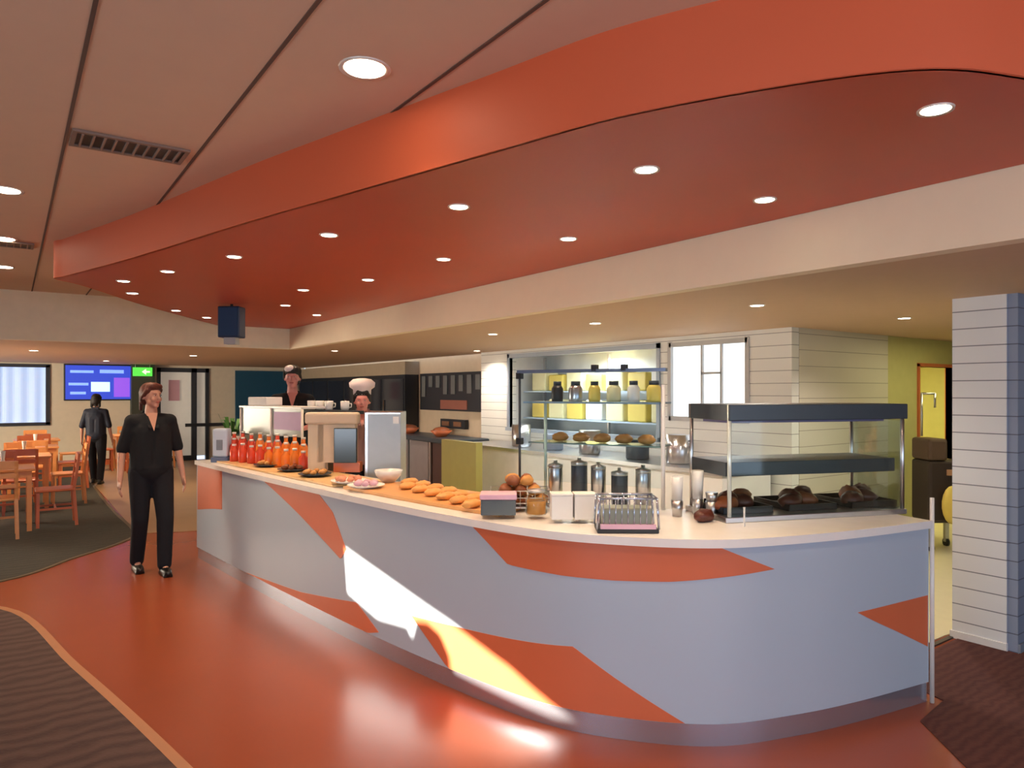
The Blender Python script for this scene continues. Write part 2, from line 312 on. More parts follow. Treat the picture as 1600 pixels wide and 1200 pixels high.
struct('trim_8', MB().box(8.74,8.78,3.98,4.11,0,2.0).box(9.72,9.76,3.98,4.11,0,2.0).box(8.74,9.76,3.98,4.11,1.97,2.01), M['woodr'])
# boarded pillar and return wall
pl = thing('pillar', 'pale grey boarded pillar at the right edge beside the passage', 'pillar', (5.35,2.0,0)); pl['kind'] = 'structure'
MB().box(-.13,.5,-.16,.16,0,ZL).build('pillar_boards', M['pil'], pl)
MB().box(-.145,.5,-.165,.17,.0,.05).build('base_trim', M['white'], pl)
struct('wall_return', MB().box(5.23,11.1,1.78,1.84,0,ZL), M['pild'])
struct('baseboard_right', MB().box(5.23,8.2,1.765,1.779,0,.06), M['greyd'])
bl = struct('fill_window', MB().box(XW,XW+.04,10.4,15.6,.65,.72).box(XW,XW+.04,10.4,15.6,2.28,2.35).box(XW,XW+.04,10.4,10.47,.65,2.35).box(XW,XW+.04,15.53,15.6,.65,2.35), M['wframe'])  # unseen frame added on the solid wall behind the dining fill lamp
MB().box(XW+.002,XW+.02,10.45,15.55,.7,2.3).build('glow_blind', M['curtain'], bl)
# kitchen behind the hatch
struct('wall_kitchen_back', MB().box(6.92,6.97,5.6,8.9,0,2.3), mat('pale_kitchen_wall', (.62,.70,.76), .5))
struct('wall_kitchen_side', MB().box(6.32,6.92,5.6,5.66,0,2.3).box(6.32,6.92,8.84,8.9,0,2.3), M['white'])
struct('floor_kitchen', MB().box(6.33,6.92,5.7,8.8,0,.01), M['tile'])
wn = struct('reflection_frame', MB().box(XB-.015,XB+.03,4.48,4.53,1.34,2.24).box(XB-.015,XB+.03,5.53,5.58,1.34,2.24).box(XB-.015,XB+.03,4.5,5.56,2.18,2.23).box(XB-.015,XB+.03,4.5,5.56,1.34,1.39)
       .box(XB-.01,XB+.02,4.82,4.845,1.36,2.2).box(XB-.01,XB+.02,5.08,5.105,1.36,2.2).box(XB-.01,XB+.02,4.83,5.1,1.86,1.885), M['grey'])
MB().box(XB+.03,XB+.045,4.5,5.57,1.36,2.22).build('reflection_pane', M['refl_glow'], wn)  # daylight mirrored in the glass, built as a framed glowing pane
h = struct('window_3', MB().box(XB-.02,XB+.05,5.70,5.75,1.08,2.24).box(XB-.02,XB+.05,8.75,8.80,1.08,2.24).box(XB-.02,XB+.05,5.7,8.8,2.18,2.24).box(XB-.05,XB+.05,5.7,8.8,1.08,1.13), mat('hatch_frame', (.36,.42,.50), .4))
# far window
wf = struct('window_1', MB().box(-1.5,.72,YF-.03,YF+.08,2.2,2.27).box(-1.5,.72,YF-.03,YF+.08,.93,1.0).box(.64,.72,YF-.03,YF+.08,.95,2.25).box(-.32,-.27,YF-.03,YF+.06,.95,2.25), M['wframe'])
mb = MB(); n = 60
for i in range(n):
    x0, x1 = -1.5+2.16*i/n, -1.5+2.16*(i+1)/n; mb.add([(x0,YF+.1+.02*math.sin(i*.9),.98),(x1,YF+.1+.02*math.sin(i*.9+.9),.98),(x1,YF+.1+.02*math.sin(i*.9+.9),2.22),(x0,YF+.1+.02*math.sin(i*.9),2.22)],[(0,1,2,3)],True)
mb.build('sheer_curtain', M['curtain'], wf)
struct('trim_9', MB().box(-4.1,2.75,YF-.02,YF,.0,.12), M['woodr'])
# glazed far door
dr = struct('door_1', MB().box(2.84,2.92,YF-.03,YF+.1,0,2.24).box(3.60,3.72,YF-.03,YF+.1,0,2.24).box(2.84,4.0,YF-.03,YF+.1,2.14,2.24).box(3.92,4.0,YF-.03,YF+.1,0,2.24).box(2.84,3.66,YF-.02,YF+.05,0,.12), M['wframe'])
MB().box(2.9,3.94,YF+.05,YF+.065,.1,2.16).build('door_glass', mat('frosted_door_glass', (.62,.60,.55), .3, emit=(.7,.62,.5), es=.25), dr)
MB().box(3.45,4.55,YF-.09,YF-.05,.82,.90).build('push_bar', M['dark'], dr)
MB().box(3.10,3.34,YF+.02,YF+.04,1.45,1.95).build('pink_notice', M['pink'], dr)

# ------------------------------------------------------------------ ceiling lights
def downlight(label, loc, r=.048, watts=14, group=None, spread=115):
    t_ = thing('ceiling_downlight', label, 'ceiling light', loc, 0, group)
    MB().lathe([(r*.92,-.001),(r*1.14,-.006),(r*1.16,0),(r*1.16,.002),(r*.9,.002)]).build('trim_ring', M['trimr'], t_)
    MB().lathe([(r*.9,-.004),(r*.9,-.002)]).build('lens', M['glow'], t_)
    l = bpy.data.lights.new('downlight_beam', 'SPOT'); l.energy = watts*(3.0 if group and 'servery' in group else 3.2 if group and 'far' in group else 1.5 if group else 2.0); l.color = (1,.87,.73) if group and 'servery' in group else (1,.76,.50); l.spot_size = R(145 if group and 'servery' in group else spread); l.spot_blend = .7; l.shadow_soft_size = r
    q = bpy.data.objects.new('downlight_beam', l); COL.objects.link(q); q.parent = t_; q.location = (0,0,-.02); return t_
ORD = ['nearest','second','third','fourth','fifth','sixth','seventh','eighth']
rowA = [(1462,171),(1010,265),(717,323),(514,367),(366,401),(262,424),(193,439)]
rowB = [(1195,312),(888,373),(693,405),(575,437),(474,453)]
rowC = [(207,458),(275,485),(323,496),(446,477),(495,492)]
def zc(px, py, z): d = (z-EYE)*F/(HOR-py); return at(px, d, z)
for i,(a,b) in enumerate(rowA): downlight('%s recessed downlight %sin the left row under the red soffit' % (ORD[i], 'to the camera ' if not i else ''), zc(a,b,ZS-.001), group='downlights in the red soffit', watts=20)
for i,(a,b) in enumerate(rowB): downlight('%s recessed downlight %sin the right row under the red soffit' % (ORD[i], 'to the camera ' if not i else ''), zc(a,b,ZS-.001), group='downlights in the red soffit', watts=24)
CL = ['small recessed downlight at the far left tip of the red soffit','small recessed downlight along the far angled edge of the red soffit','small recessed downlight on the far edge of the red soffit beside the hanging speaker','small recessed downlight at the far end of the red soffit right of the speaker','small recessed downlight near the cream bulkhead at the far end of the red soffit']
for i,(a,b) in enumerate(rowC):
    p = zc(a,b,ZS-.001)
    if p.y > 10.2: p = p*(10.1/p.y); p.z = ZS-.001
    downlight(CL[i], p, .05, group='downlights in the red soffit', watts=16)
downlight('large round recessed downlight in the beige ceiling above the walkway', zc(570,107,ZC-.001), .085, 22)
for i,(a,b) in enumerate([(8,297),(5,373),(5,417)]): downlight('%s ceiling downlight at the left edge of the photo' % ['lowest-hanging in view, uppermost', 'middle', 'lowest, most distant'][i] if i else 'uppermost ceiling downlight at the left edge of the photo', zc(a,b,ZC-.001), .085, 22)
SL = ['downlight in the low servery ceiling above the heated display','downlight in the low servery ceiling above the passage by the pillar','downlight in the low servery ceiling above the glass case','downlight in the low servery ceiling above the chopping boards','downlight in the low servery ceiling in front of the dark wall display','downlight in the low ceiling close behind the far end of the bulkhead']
for i,(a,b) in enumerate([(1183,477),(1413,497),(930,505),(770,522),(745,548),(523,548)]): downlight(SL[i], zc(a,b,ZL-.001), .05, 26, 'downlights in the servery ceiling')
for x, y, s_ in ((2.6,13.2,'over the timber floor'),(.3,13,'over the dining tables'),(1.6,16.5,'in front of the blue television')): downlight('downlight in the low far ceiling ' + s_, (x,y,ZL-.001), .06, 40, 'downlights in the far ceiling')
# air grille in ceiling
a, b = zc(118,213,ZC), zc(283,243,ZC); rz = math.atan2(b.y-a.y, b.x-a.x); L = (b-a).length
v = thing('air_vent', 'long dark slotted air grille in the beige ceiling', 'air vent', ((a.x+b.x)/2,(a.y+b.y)/2,ZC-.002), rz)
MB().box(-L/2,L/2,-.11,.11,-.004,.0).build('vent_recess', M['dark'], v)
MB().box(-L/2-.02,L/2+.02,.10,.125,-.012,0).box(-L/2-.02,L/2+.02,-.125,-.10,-.012,0).box(-L/2-.02,-L/2,-.1,.1,-.012,0).box(L/2,L/2+.02,-.1,.1,-.012,0).build('vent_frame', mat('vent_frame_paint', (.25,.17,.13), .6), v)
mb = MB(); k = int(L/.045)
for i in range(k): x = -L/2 + L*(i+.5)/k; mb.beam((x,-.10,-.006),(x,.10,-.006),.008,.02)
mb.build('vent_louvre', mat('vent_blades', (.30,.20,.15), .6), v)
a, b = zc(-60,372,ZC), zc(46,384,ZC); v2 = dup(v, ((a.x+b.x)/2,(a.y+b.y)/2,ZC-.002), rz, 'distant dark air grille in the beige ceiling at the left edge')
# hanging speaker
p = at(362, 7.5); sp = thing('loudspeaker', 'dark blue box loudspeaker hanging below the far end of the red soffit', 'speaker', (p.x,p.y,zof(528,7.5)), -YAW)
MB().box(-.115,.115,-.09,.09,0,.33).build('speaker_cabinet', mat('navy_cabinet', (.01,.035,.09), .4), sp, bevel=.012)
MB().box(-.095,.095,-.097,-.09,.02,.31).build('speaker_grille', mat('blue_grille', (.008,.05,.14), .6), sp)
MB().bar((0,0,.33),(0,0,ZS-zof(528,7.5)),.015).build('hanger', M['dark'], sp)
MB().box(-.06,.06,-.06,.06,-.07,0).build('bracket', M['grey'], sp)

# ------------------------------------------------------------------ serving counter
CH, WT = .94, .98
ct = thing('serving_counter', 'long curved pale blue serving counter with orange-red angular inlays', 'counter', (2.4,4,0))
OFF = Vector((-2.4,-4,0))
def strip(name, z0, z1, off, m, parent, thick=.02, s0=0, s1=NF-1):
    mb = MB(); idx = range(s0, s1+1)
    for i in idx:
        a = facept(i, z0, off)+OFF; b = facept(i, z1, off)+OFF; c = facept(i, z0, off-thick)+OFF; d = facept(i, z1, off-thick)+OFF; mb.v += [tuple(a),tuple(b),tuple(d),tuple(c)]
    for j in range(len(idx)-1):
        k = j*4
        for q in range(4): mb.f.append((k+q, k+(q+1)%4, k+4+(q+1)%4, k+4+q)); mb.sm.append(q == 0)
    mb.f += [(3,2,1,0), tuple(len(mb.v)-4+q for q in range(4))]; mb.sm += [False]*2
    mb.sm = [True]*len(mb.f); o = mb.build(name, m, parent, fix=True); e = o.modifiers.new('split','EDGE_SPLIT'); e.split_angle = R(30); return o
strip('front_panel', .11, CH, 0, M['panel'], ct)
strip('kick_plate', 0, .11, -.012, M['chrome'], ct, .02)
fl = lambda z0, z1: [(p+OFF) for p in (FACE[0], INNER[0], FACE[-1], INNER[-1])]
a, b, c, d = fl(0, 1)
MB().beam(a+Vector((.02,0,.47)), b+Vector((0,0,.47)), .025, .94).build('end_panel', M['panel'], ct)
MB().beam(c+Vector((.0,.02,.47)), d+Vector((-.0,0,.47)), .03, .94).build('end_panel', M['white'], ct)
mb = MB(); 
for i in range(0, NF-1):
    p, q = INNER[i]+OFF, INNER[i+1]+OFF; mb.add([(p.x,p.y,0),(q.x,q.y,0),(q.x,q.y,.94),(p.x,p.y,.94)],[(0,1,2,3)])
mb.build('back_panel', M['white'], ct)
MB().bar(c+Vector((.012,-.012,0)), c+Vector((.012,-.012,1.10)), .011).build('corner_post', mat('pale_post', (.82,.80,.76), .3), ct)
def inlay(pp, label=None):
    """orange-red shape set in the face: pixel outline -> (run, height) -> columns that follow the curve"""
    P_ = [sz(a_, b_) for a_, b_ in pp]; P_ = [(s_, max(.112, min(CH-.002, z))) for s_, z in P_]
    s0 = min(p[0] for p in P_); s1 = max(p[0] for p in P_); N = 60; mb = MB(); cols = []
    for k_ in range(N+1):
        s_ = s0 + (s1-s0)*min(max(k_/N, 1e-4), 1-1e-4); zs = []
        for i in range(len(P_)):
            (a0,z0),(a1,z1) = P_[i], P_[(i+1)%len(P_)]
            if (a0-s_)*(a1-s_) <= 0 and a0 != a1: zs.append(z0+(z1-z0)*(s_-a0)/(a1-a0))
        if len(zs) >= 2: cols.append((s_, min(zs), max(zs)))
    for s_, zl, zh in cols:
        for off, z in ((.003,zl),(.003,zh),(-.004,zh),(-.004,zl)): mb.v.append(tuple(facept(s_, z, off)+OFF))
    for j in range(len(cols)-1):
        k_ = j*4
        for q in range(4): mb.f.append((k_+q, k_+(q+1)%4, k_+4+(q+1)%4, k_+4+q)); mb.sm.append(q == 0)
    mb.f += [(3,2,1,0), tuple(len(mb.v)-4+q for q in range(4))]; mb.sm += [False]*2
    mb.sm = [True]*len(mb.f); o = mb.build('inlay', M['inlay'], ct, fix=True); e = o.modifiers.new('split','EDGE_SPLIT'); e.split_angle = R(30)
inlay([(309,700),(347,700),(347,796),(309,796)])
inlay([(412,730),(498,730),(520,800),(541,858),(533,874),(470,806)])
inlay([(385,905),(470,925),(557,941),(592,988),(575,1000),(480,975)])
inlay([(738,790),(1126,800),(1126,850),(1210,889),(1120,903),(1047,909),(960,907),(878,899),(794,882)])
inlay([(643,962),(700,976),(895,1010),(1070,1150),(1060,1175),(900,1148),(790,1088),(700,1046)])
inlay([(1340,957),(1449,930),(1449,1010),(1400,986)])

# worktop: white slab with nosing
OW = Vector((-2.4,-4,0)); wk = thing('worktop', 'curved white worktop running along the whole serving counter', 'worktop', (2.4,4,0))
poly = [xy(facept(i, 0, .022)+OW) for i in range(NF)] + [xy(p+OW) for p in reversed(INNER)]
MB().prism(poly, CH, WT).build('worktop_slab', M['edge'], wk, fix=True, bevel=.006)
# timber serving surface (lies on top)
def band(i0, i1, u0, u1, z0, z1):
    f = lambda i,u: FACE[i].lerp(INNER[i], u)
    return [xy(f(i,u0)) for i in range(i0,i1+1)] + [xy(f(i,u1)) for i in reversed(range(i0,i1+1))]
tag(MB().prism(band(25,44,.16,.90,0,0), WT+.001, WT+.022).build('serving_board', M['board'], fix=True, bevel=.004), 'long honey-coloured timber board on the middle of the counter', 'board')
tag(MB().prism(band(3,24,.14,.86,0,0), WT+.001, WT+.016).build('serving_board', mat('warm_board', (.75,.48,.22), .4, var=.2), fix=True, bevel=.004), 'long pale timber board on the far left of the counter', 'board')

# ------------------------------------------------------------------ glass cases
def unit(p0, p1, depth, name, label, cat):
    """thing whose local x runs from p0 to p1 along its customer side, local y towards the staff side"""
    a_, b_ = Vector(p0), Vector(p1); rz_ = math.atan2(b_.y-a_.y, b_.x-a_.x)
    return thing(name, label, cat, (a_.x, a_.y, p0[2] if len(p0) > 2 else WT), rz_), (b_-a_).length
# right heated display
A = at(1137, 3.70); B = at(1412, 3.98); hd, L = unit((A.x,A.y,WT), (B.x,B.y,WT), .5, 'heated_display', 'glass heated food display with two dark shelves at right end of counter', 'display')
H2 = zof(632,3.75)-WT; H1 = zof(722,3.75)-WT; D = .40
for (x,y) in ((0,0),(L-.02,0),(0,D),(L-.02,D)): MB().bar((x+.01,y,0),(x+.01,y,H2),.011,10).build('post', mat('pale_green_post', (.70,.78,.72), .25, .3) if not (x or y) else M['steel'], hd)
MB().box(-.0,L+.01,-.02,D+.02,H2-.085,H2).build('upper_heat_shelf', M['darkg'], hd, bevel=.004)
MB().box(.0,L-.04,.02,D-.02,H1-.075,H1).build('lower_heat_shelf', M['darkg'], hd, bevel=.004)
MB().box(.02,L-.02,-.006,.0,.03,H2-.09).build('front_glass', M['gl'], hd)
MB().box(L+.0,L+.006,.0,D,.03,H2-.09).build('side_glass', M['gl'], hd)
MB().box(-.02,L+.01,-.015,D+.02,0,.03).build('base_plinth', M['steel'], hd, bevel=.004)
MB().box(.05,L-.08,.06,D-.06,H2-.10,H2-.085).build('heat_strip', mat('heat_strip', (.16,.14,.30), .4), hd)
# middle glass case
A = at(812, 4.42); B = at(1036, 3.98); gc, L2 = unit((A.x,A.y,WT+.022), (B.x,B.y,WT+.022), .4, 'glass_case', 'clear glass sneeze guard case with pale blue shelf in middle of counter', 'display')
Z2 = zof(628,4.15)-WT-.022; 
MB().box(0,L2,-.004,.004,.12,Z2+.18).build('front_glass', M['glb'], gc)
MB().box(.02,L2-.02,.006,.24,Z2-.012,Z2).build('glass_shelf', mat('blue_glass_shelf', (.45,.62,.78), .08, trans=.3), gc, bevel=.002)
MB().box(.05,L2-.02,.02,.24,Z2-.26,Z2-.252).build('glass_shelf', mat('green_glass_shelf', (.35,.52,.50), .08, trans=.4), gc, bevel=.002)
MB().bar((L2,0,0),(L2,0,Z2+.10),.012).build('post', M['white'], gc)
MB().bar((.17,.02,0),(.17,.02,Z2),.010).build('post', mat('green_white_post', (.66,.78,.66), .3), gc)
MB().bar((0,.0,0),(0,.0,Z2+.18),.008).build('post', M['darkg'], gc)
for x, z in ((0,Z2+.16),(0,Z2-.25),(L2*.55,Z2+.20),(L2*.75,Z2+.20)): MB().box(x-.018,x+.018,-.02,.02,z-.02,z+.02).build('clamp', M['dark'], gc, bevel=.003)
MB().box(-.01,L2+.02,-.02,.02,Z2+.175,Z2+.195).build('top_rail', mat('blue_grey_rail', (.16,.22,.34), .3, .5), gc)
# left glass case
A = at(378, 7.05); B = at(474, 6.35); lc, L3 = unit((A.x,A.y,WT+.016), (B.x,B.y,WT+.016), .3, 'glass_case', 'glass screen case with white-topped shelf at the far left of counter', 'display')
Z3 = zof(638,6.7)-WT-.016
MB().box(0,L3,-.004,.004,.26,Z3).build('front_glass', mat('frosted_green_glass', (.62,.70,.62), .25, trans=.5), lc)
MB().box(L3*.56,L3,-.01,-.005,.32,Z3-.03).build('lavender_notice', M['lav'], lc)
MB().box(-.02,L3,-.02,.28,Z3-.0,Z3+.02).build('top_shelf', M['white'], lc, bevel=.003)
for x in (0, L3*.52, L3): MB().bar((x,-.012,0),(x,-.012,Z3),.011).build('post', mat('ivory_post', (.85,.78,.70), .3), lc)

# ------------------------------------------------------------------ food and small goods
def onto(parent_empty, x, y, z):
    m_ = Matrix.Translation(parent_empty.location) @ Matrix.Rotation(parent_empty.rotation_euler.z, 4, 'Z'); return m_ @ Vector((x,y,z))
def lump(m, rx, ry, rz_, seed):
    rnd = random.Random(seed); mb = MB().ell((0,0,rz_*.85), (rx,ry,rz_), 14, 8)
    mb.v = [(x*(1+.12*rnd.uniform(-1,1)), y*(1+.12*rnd.uniform(-1,1)), max(0, z*(1+.08*rnd.uniform(-1,1)))) for x,y,z in mb.v]; return mb
# trays with roast cuts in the heated display
tray_m = mat('black_tray', (.02,.02,.022), .3, .4)
def tray(label, loc, rz_, wx, wy, m=tray_m, h=.03):
    t_ = thing('food_tray', label, 'tray', loc, rz_)
    MB().box(-wx/2,wx/2,-wy/2,wy/2,0,.005).build('tray_base', m, t_)
    MB().box(-wx/2,wx/2,-wy/2,-wy/2+.006,0,h).box(-wx/2,wx/2,wy/2-.006,wy/2,0,h).box(-wx/2,-wx/2+.006,-wy/2,wy/2,0,h).box(wx/2-.006,wx/2,-wy/2,wy/2,0,h).build('tray_rim', m, t_); return t_
pos = ['left','middle','right']
for i in range(3):
    x = .17 + i*(L-.30)/2
    tray('black tray of roasted meat, %s tray in the heated display' % pos[i], onto(hd, x, .24, .031), hd.rotation_euler.z, (L-.2)/3, .34, h=.035)
    for j in range(4):
        p = onto(hd, x-.09+.06*j, .15+.05*(j%2)+.03*j, .038)
        o = lump(M['meat'] if (i+j)%3 else M['bun'], .085, .055, .042+.010*(j%2), i*9+j).build('roast_cut', M['meat'] if (i+j)%3 else M['bun']); o.location = p; o.rotation_euler = (0,0,j*1.1)
        tag(o, 'browned roast cut, %s on the %s tray of the heated display' % (['leftmost','second from left','third from left','rightmost'][j], pos[i]), 'meat', 'roast cuts in the heated display')
# label holder on worktop front of display
p = at(1163, 3.60); o = MB().box(-.004,.004,-.003,.003,0,.10).build('price_tag_post', M['white']); o.location = (p.x,p.y,WT); tag(o, 'thin white upright tag standing in front of the heated display', 'tag')
# crusty rolls pile (px 765-850, y 715-760)
crate_c = at(812, 4.12)
bk = thing('bread_basket', 'wire basket piled with brown rolls left of the glass case', 'basket', (crate_c.x,crate_c.y,WT+.022), -.6)
MB().box(-.17,.17,-.10,.10,0,.01).build('basket_base', M['steel'], bk)
mb = MB()
for z in (.03,.06,.10): mb.path([(-.17,-.10,z),(.17,-.10,z),(.17,.10,z),(-.17,.10,z),(-.17,-.10,z)], .003, 6)
for i in range(9):
    x = -.17+.34*i/8; mb.bar((x,-.10,0),(x,-.10,.1),.0025,6); mb.bar((x,.10,0),(x,.10,.1),.0025,6)
mb.build('basket_wire', M['steel'], bk)
k = 0
for lay, (nx, ny, z) in enumerate(((4,2,.012),(3,2,.07),(2,2,.125))):
    for i in range(nx):
        for j in range(ny):
            q = lump(M['bun'], .045, .036, .032, 40+k).build('bread_roll', M['bun'] if (i+j+lay)%3 else M['bun2']); x = (i-(nx-1)/2)*.082; y = (j-(ny-1)/2)*.085
            c_, s_ = math.cos(-.6), math.sin(-.6); q.location = (crate_c.x+x*c_-y*s_, crate_c.y+x*s_+y*c_, WT+.022+z); q.rotation_euler = (0,0,k*.8)
            tag(q, 'brown crusty roll in the wire basket, %s layer, %s row, %s' % (['bottom','middle','top'][lay], ['front','back'][j], ['leftmost','second from left','third from left','fourth from left'][i]), 'bread roll', 'rolls in the wire basket'); k += 1
# white boxes
for i,(px,lb) in enumerate(((877,'left of the pair of white card boxes on the counter front'),(913,'right of the pair of white card boxes on the counter front'))):
    p = at(px, 3.72); b_ = thing('card_box', lb, 'box', (p.x,p.y,WT+.022), -YAW+.04)
    MB().box(-.056,.056,-.05,.05,0,.125).build('box_body', M['paper'], b_, bevel=.003); MB().box(-.058,.058,-.052,.052,.125,.135).build('box_lid', M['paper'], b_, bevel=.002)
# chrome tray rack (930-1025, 765-828)
p = at(978, 3.50); r = thing('cutlery_rack', 'chrome wire rack on a dark base at the counter front', 'rack', (p.x,p.y,WT), -YAW-.02)
MB().box(-.15,.15,-.08,.08,0,.022).build('rack_base', M['dark'], r, bevel=.004); MB().box(-.135,.135,-.084,-.07,.022,.045).build('pink_strip', M['pink'], r)
mb = MB().path([(-.15,-.075,.02),(-.14,-.075,.17),(.14,-.075,.17),(.15,-.075,.02)], .006); mb.path([(-.15,.075,.02),(-.14,.075,.17),(.14,.075,.17),(.15,.075,.02)], .006)
for i in range(9): x = -.12+.03*i; mb.bar((x,-.075,.02),(x,-.075,.17),.003,6); mb.bar((x,.075,.02),(x,.075,.17),.003,6)
for s_ in (-1,1): mb.bar((.14*s_,-.075,.17),(.14*s_,.075,.17),.005)
mb.build('rack_wire', M['chrome'], r)
MB().box(-.12,.12,-.06,.06,.022,.12).build('rack_insert', mat('grey_green_insert', (.32,.34,.27), .35, .3), r, bevel=.01)
# dark box with pink lid (755-805)
p = at(782, 4.22); r = thing('storage_box', 'dark grey box with a pink lid at left of white card boxes', 'box', (p.x-.02,p.y-.02,WT+.022), -YAW); 
p = at(779, 3.86); r.location = (p.x,p.y,WT+.022)
MB().box(-.095,.095,-.07,.07,0,.085).build('box_body', mat('slate_box', (.10,.12,.13), .35), r, bevel=.006); MB().box(-.10,.10,-.075,.075,.085,.115).build('box_lid', M['pink'], r, bevel=.005)
# glass jar
p = at(838, 3.84); j = thing('glass_jar', 'squat glass jar with crackers between pink-lidded box and white boxes', 'jar', (p.x,p.y,WT+.022))
MB().lathe([(.055,0),(.06,.01),(.06,.09),(.045,.11),(.045,.12)]).build('jar_body', M['gl'], j); MB().lathe([(.05,.005),(.052,.075)]).build('jar_filling', M['bun2'], j); MB().lathe([(.048,.12),(.048,.135),(.01,.14)]).build('jar_lid', M['steel'], j)
# metal canisters behind rack (900-1020, y 690-770) on shelf
for i,(px,dd,h_,rr,m_,lb) in enumerate(((868,4.35,.20,.045,'steel','steel canister behind the jar inside the glass case'),(905,4.3,.22,.05,'darkg','charcoal canister behind the white boxes inside the glass case'),(935,4.25,.20,.045,'steel','steel canister behind the gap of the white boxes and rack'),(968,4.2,.17,.05,'darkg','short charcoal canister behind the chrome rack'),(1005,4.15,.19,.045,'steel','steel canister right of the short charcoal canister'))):
    p = at(px, dd); c_ = thing('canister', lb, 'canister', (p.x,p.y,WT+.022 if px < 990 else WT+.022)); MB().lathe([(rr,0),(rr,h_),(rr*.9,h_+.01)]).build('canister_body', M[m_], c_); MB().lathe([(rr*1.02,h_),(rr*1.02,h_+.02),(.012,h_+.03),(.012,h_+.045)]).build('canister_lid', M['steel'], c_)
# goods between case and heated display
for px, dd, h_, m_, lb in ((1058,3.9,.22,'white','tall white cup stack left of the white-capped canisters'),(1090,3.95,.25,'white','taller white cup stack right of the glass case post'),(1112,3.85,.14,'steel','steel sauce pot beside the heated display')):
    p = at(px, dd); c_ = thing('cup_stack', lb, 'cups', (p.x,p.y,WT)); MB().lathe([(.026,0),(.034,.09)]).build('cup', M['steel'], c_); MB().lathe([(.028,.09),(.034,h_),(.030,h_)]).build('cup', M[m_], c_)
# bread slices tray left of heated display
p = at(1100,3.75); o = lump(M['meat'], .08,.05,.035, 77).build('roast_cut', M['meat']); o.location = (p.x,p.y,WT); o.rotation_euler = (0,0,.4); tag(o, 'dark roast joint lying left of the heated display post', 'meat', 'roast cuts in the heated display')
# goods on glass shelf of middle case: cups/jars, tall things
for i in range(6):
    p = onto(gc, .20+i*.125, .13, Z2); c_ = [M['dark'], M['steel'], M['yellow'], M['paleyel'], M['white'], M['yellow']][i]; rr = .035+.006*(i%2)
    cl_ = ['black','steel','yellow','pale yellow','white','deep yellow'][i]
    h_ = thing('jar', '%s lidded jar on the upper shelf of the glass case' % cl_, 'jar', tuple(p)) if i != 5 else thing('jar', 'yellow lidded jar at right end of upper shelf of glass case', 'jar', tuple(p))
    MB().lathe([(rr,0),(rr*1.05,.02),(rr*1.05,.08),(rr*.7,.10)]).build('jar_body', c_, h_); MB().lathe([(rr*.72,.10),(rr*.72,.125)]).build('jar_lid', M['darkg'], h_)
for i in range(5):
    p = onto(gc, .22+i*.14, .13, Z2-.25); o = lump(M['bun2'], .055,.05,.03, 90+i).build('pastry', M['bun2']); o.location = p
    tag(o, 'golden pastry, %s on the lower shelf of the glass case' % ['leftmost','second from left','centre','second from right','rightmost'][i], 'pastry', 'pastries in the glass case')
# kitchen hatch shelf with yellow boxes
ks = thing('kitchen_shelf', 'pale shelf rack seen through the kitchen hatch', 'shelf', (6.62,7.25,0))
for z in (1.28,1.68): MB().box(-.16,.28,-1.5,1.5,z-.02,z).build('shelf_board', mat('blue_white_shelf', (.50,.62,.76), .4), ks)
for y in (-1.45,0,1.45): MB().box(.2,.24,y-.015,y+.015,0,2.2).build('upright', M['steel'], ks)
cols_ = ['paleyel','yellow','paleyel','white','yellow','paleyel','yellow']
for lay, z in enumerate((1.28,1.68)):
    for i in range(7):
        o = MB().box(-.13,.13,-.165,.165,0,.24+.04*((i+lay)%2)).build('food_crate', M[cols_[(i+3*lay)%7]], bevel=.02); o.location = (6.64,5.98+i*.41,z)
        tag(o, '%s storage crate on the %s kitchen shelf, number %s from the right' % ({'paleyel':'cream','yellow':'yellow','white':'white'}[cols_[(i+3*lay)%7]], ['lower','upper'][lay], ['one','two','three','four','five','six','seven'][i]), 'crate', 'crates in the kitchen')
# platters on left (480-600, y 735-760)
def platter(px, dd, label, top, n, m1, m2, r_=.13):
    p = at(px, dd); t_ = thing('platter', label, 'platter', (p.x,p.y,WT+top)); MB().lathe([(r_*.6,0),(r_,.018),(r_,.022),(r_*.6,.006)]).build('plate', m1, t_); return p
def bits(p, z, n, rad, m_, nm, lb, grp, r_=(.03,.025,.02)):
    for i in range(n):
        t_ = 2*math.pi*i/n; o = lump(m_, *r_, i+int(p.x*100)).build(nm, m_); o.location = (p.x+rad*math.cos(t_), p.y+rad*math.sin(t_), z); o.rotation_euler = (0,0,t_)
        tag(o, lb % ['right','back right','back','back left','left','front left','front','front right'][i*8//n], nm.replace('_',' '), grp)
for px, dd, l1, m_, nm in ((420,6.35,'far platter beneath the left glass case','bun2','pastry'),(458,5.98,'second platter on the pale board','bun','bread_roll'),(492,5.62,'third platter on the pale board','bun2','pastry')):
    p = platter(px, dd, 'dark round %s' % l1, .018, 0, M['darkg'], None); bits(p, WT+.034, 6, .07, M[m_], nm, '%s at the %%s of the %s' % ('golden pastry' if m_ == 'bun2' else 'brown roll', l1), 'bakes on the ' + l1)
p = platter(545, 5.15, 'white plate of salmon slices on the timber board', .024, 0, M['paper'], None); bits(p, WT+.038, 7, .07, M['salmon'], 'salmon_slice', 'pink salmon slice at the %s of the white plate', 'salmon slices')
p = platter(572, 4.9, 'wide white plate of pink ham near the white bowl', .024, 0, M['paper'], None); bits(p, WT+.038, 6, .06, M['pink'], 'ham_slice', 'pink ham fold at the %s of the wide white plate', 'ham folds')
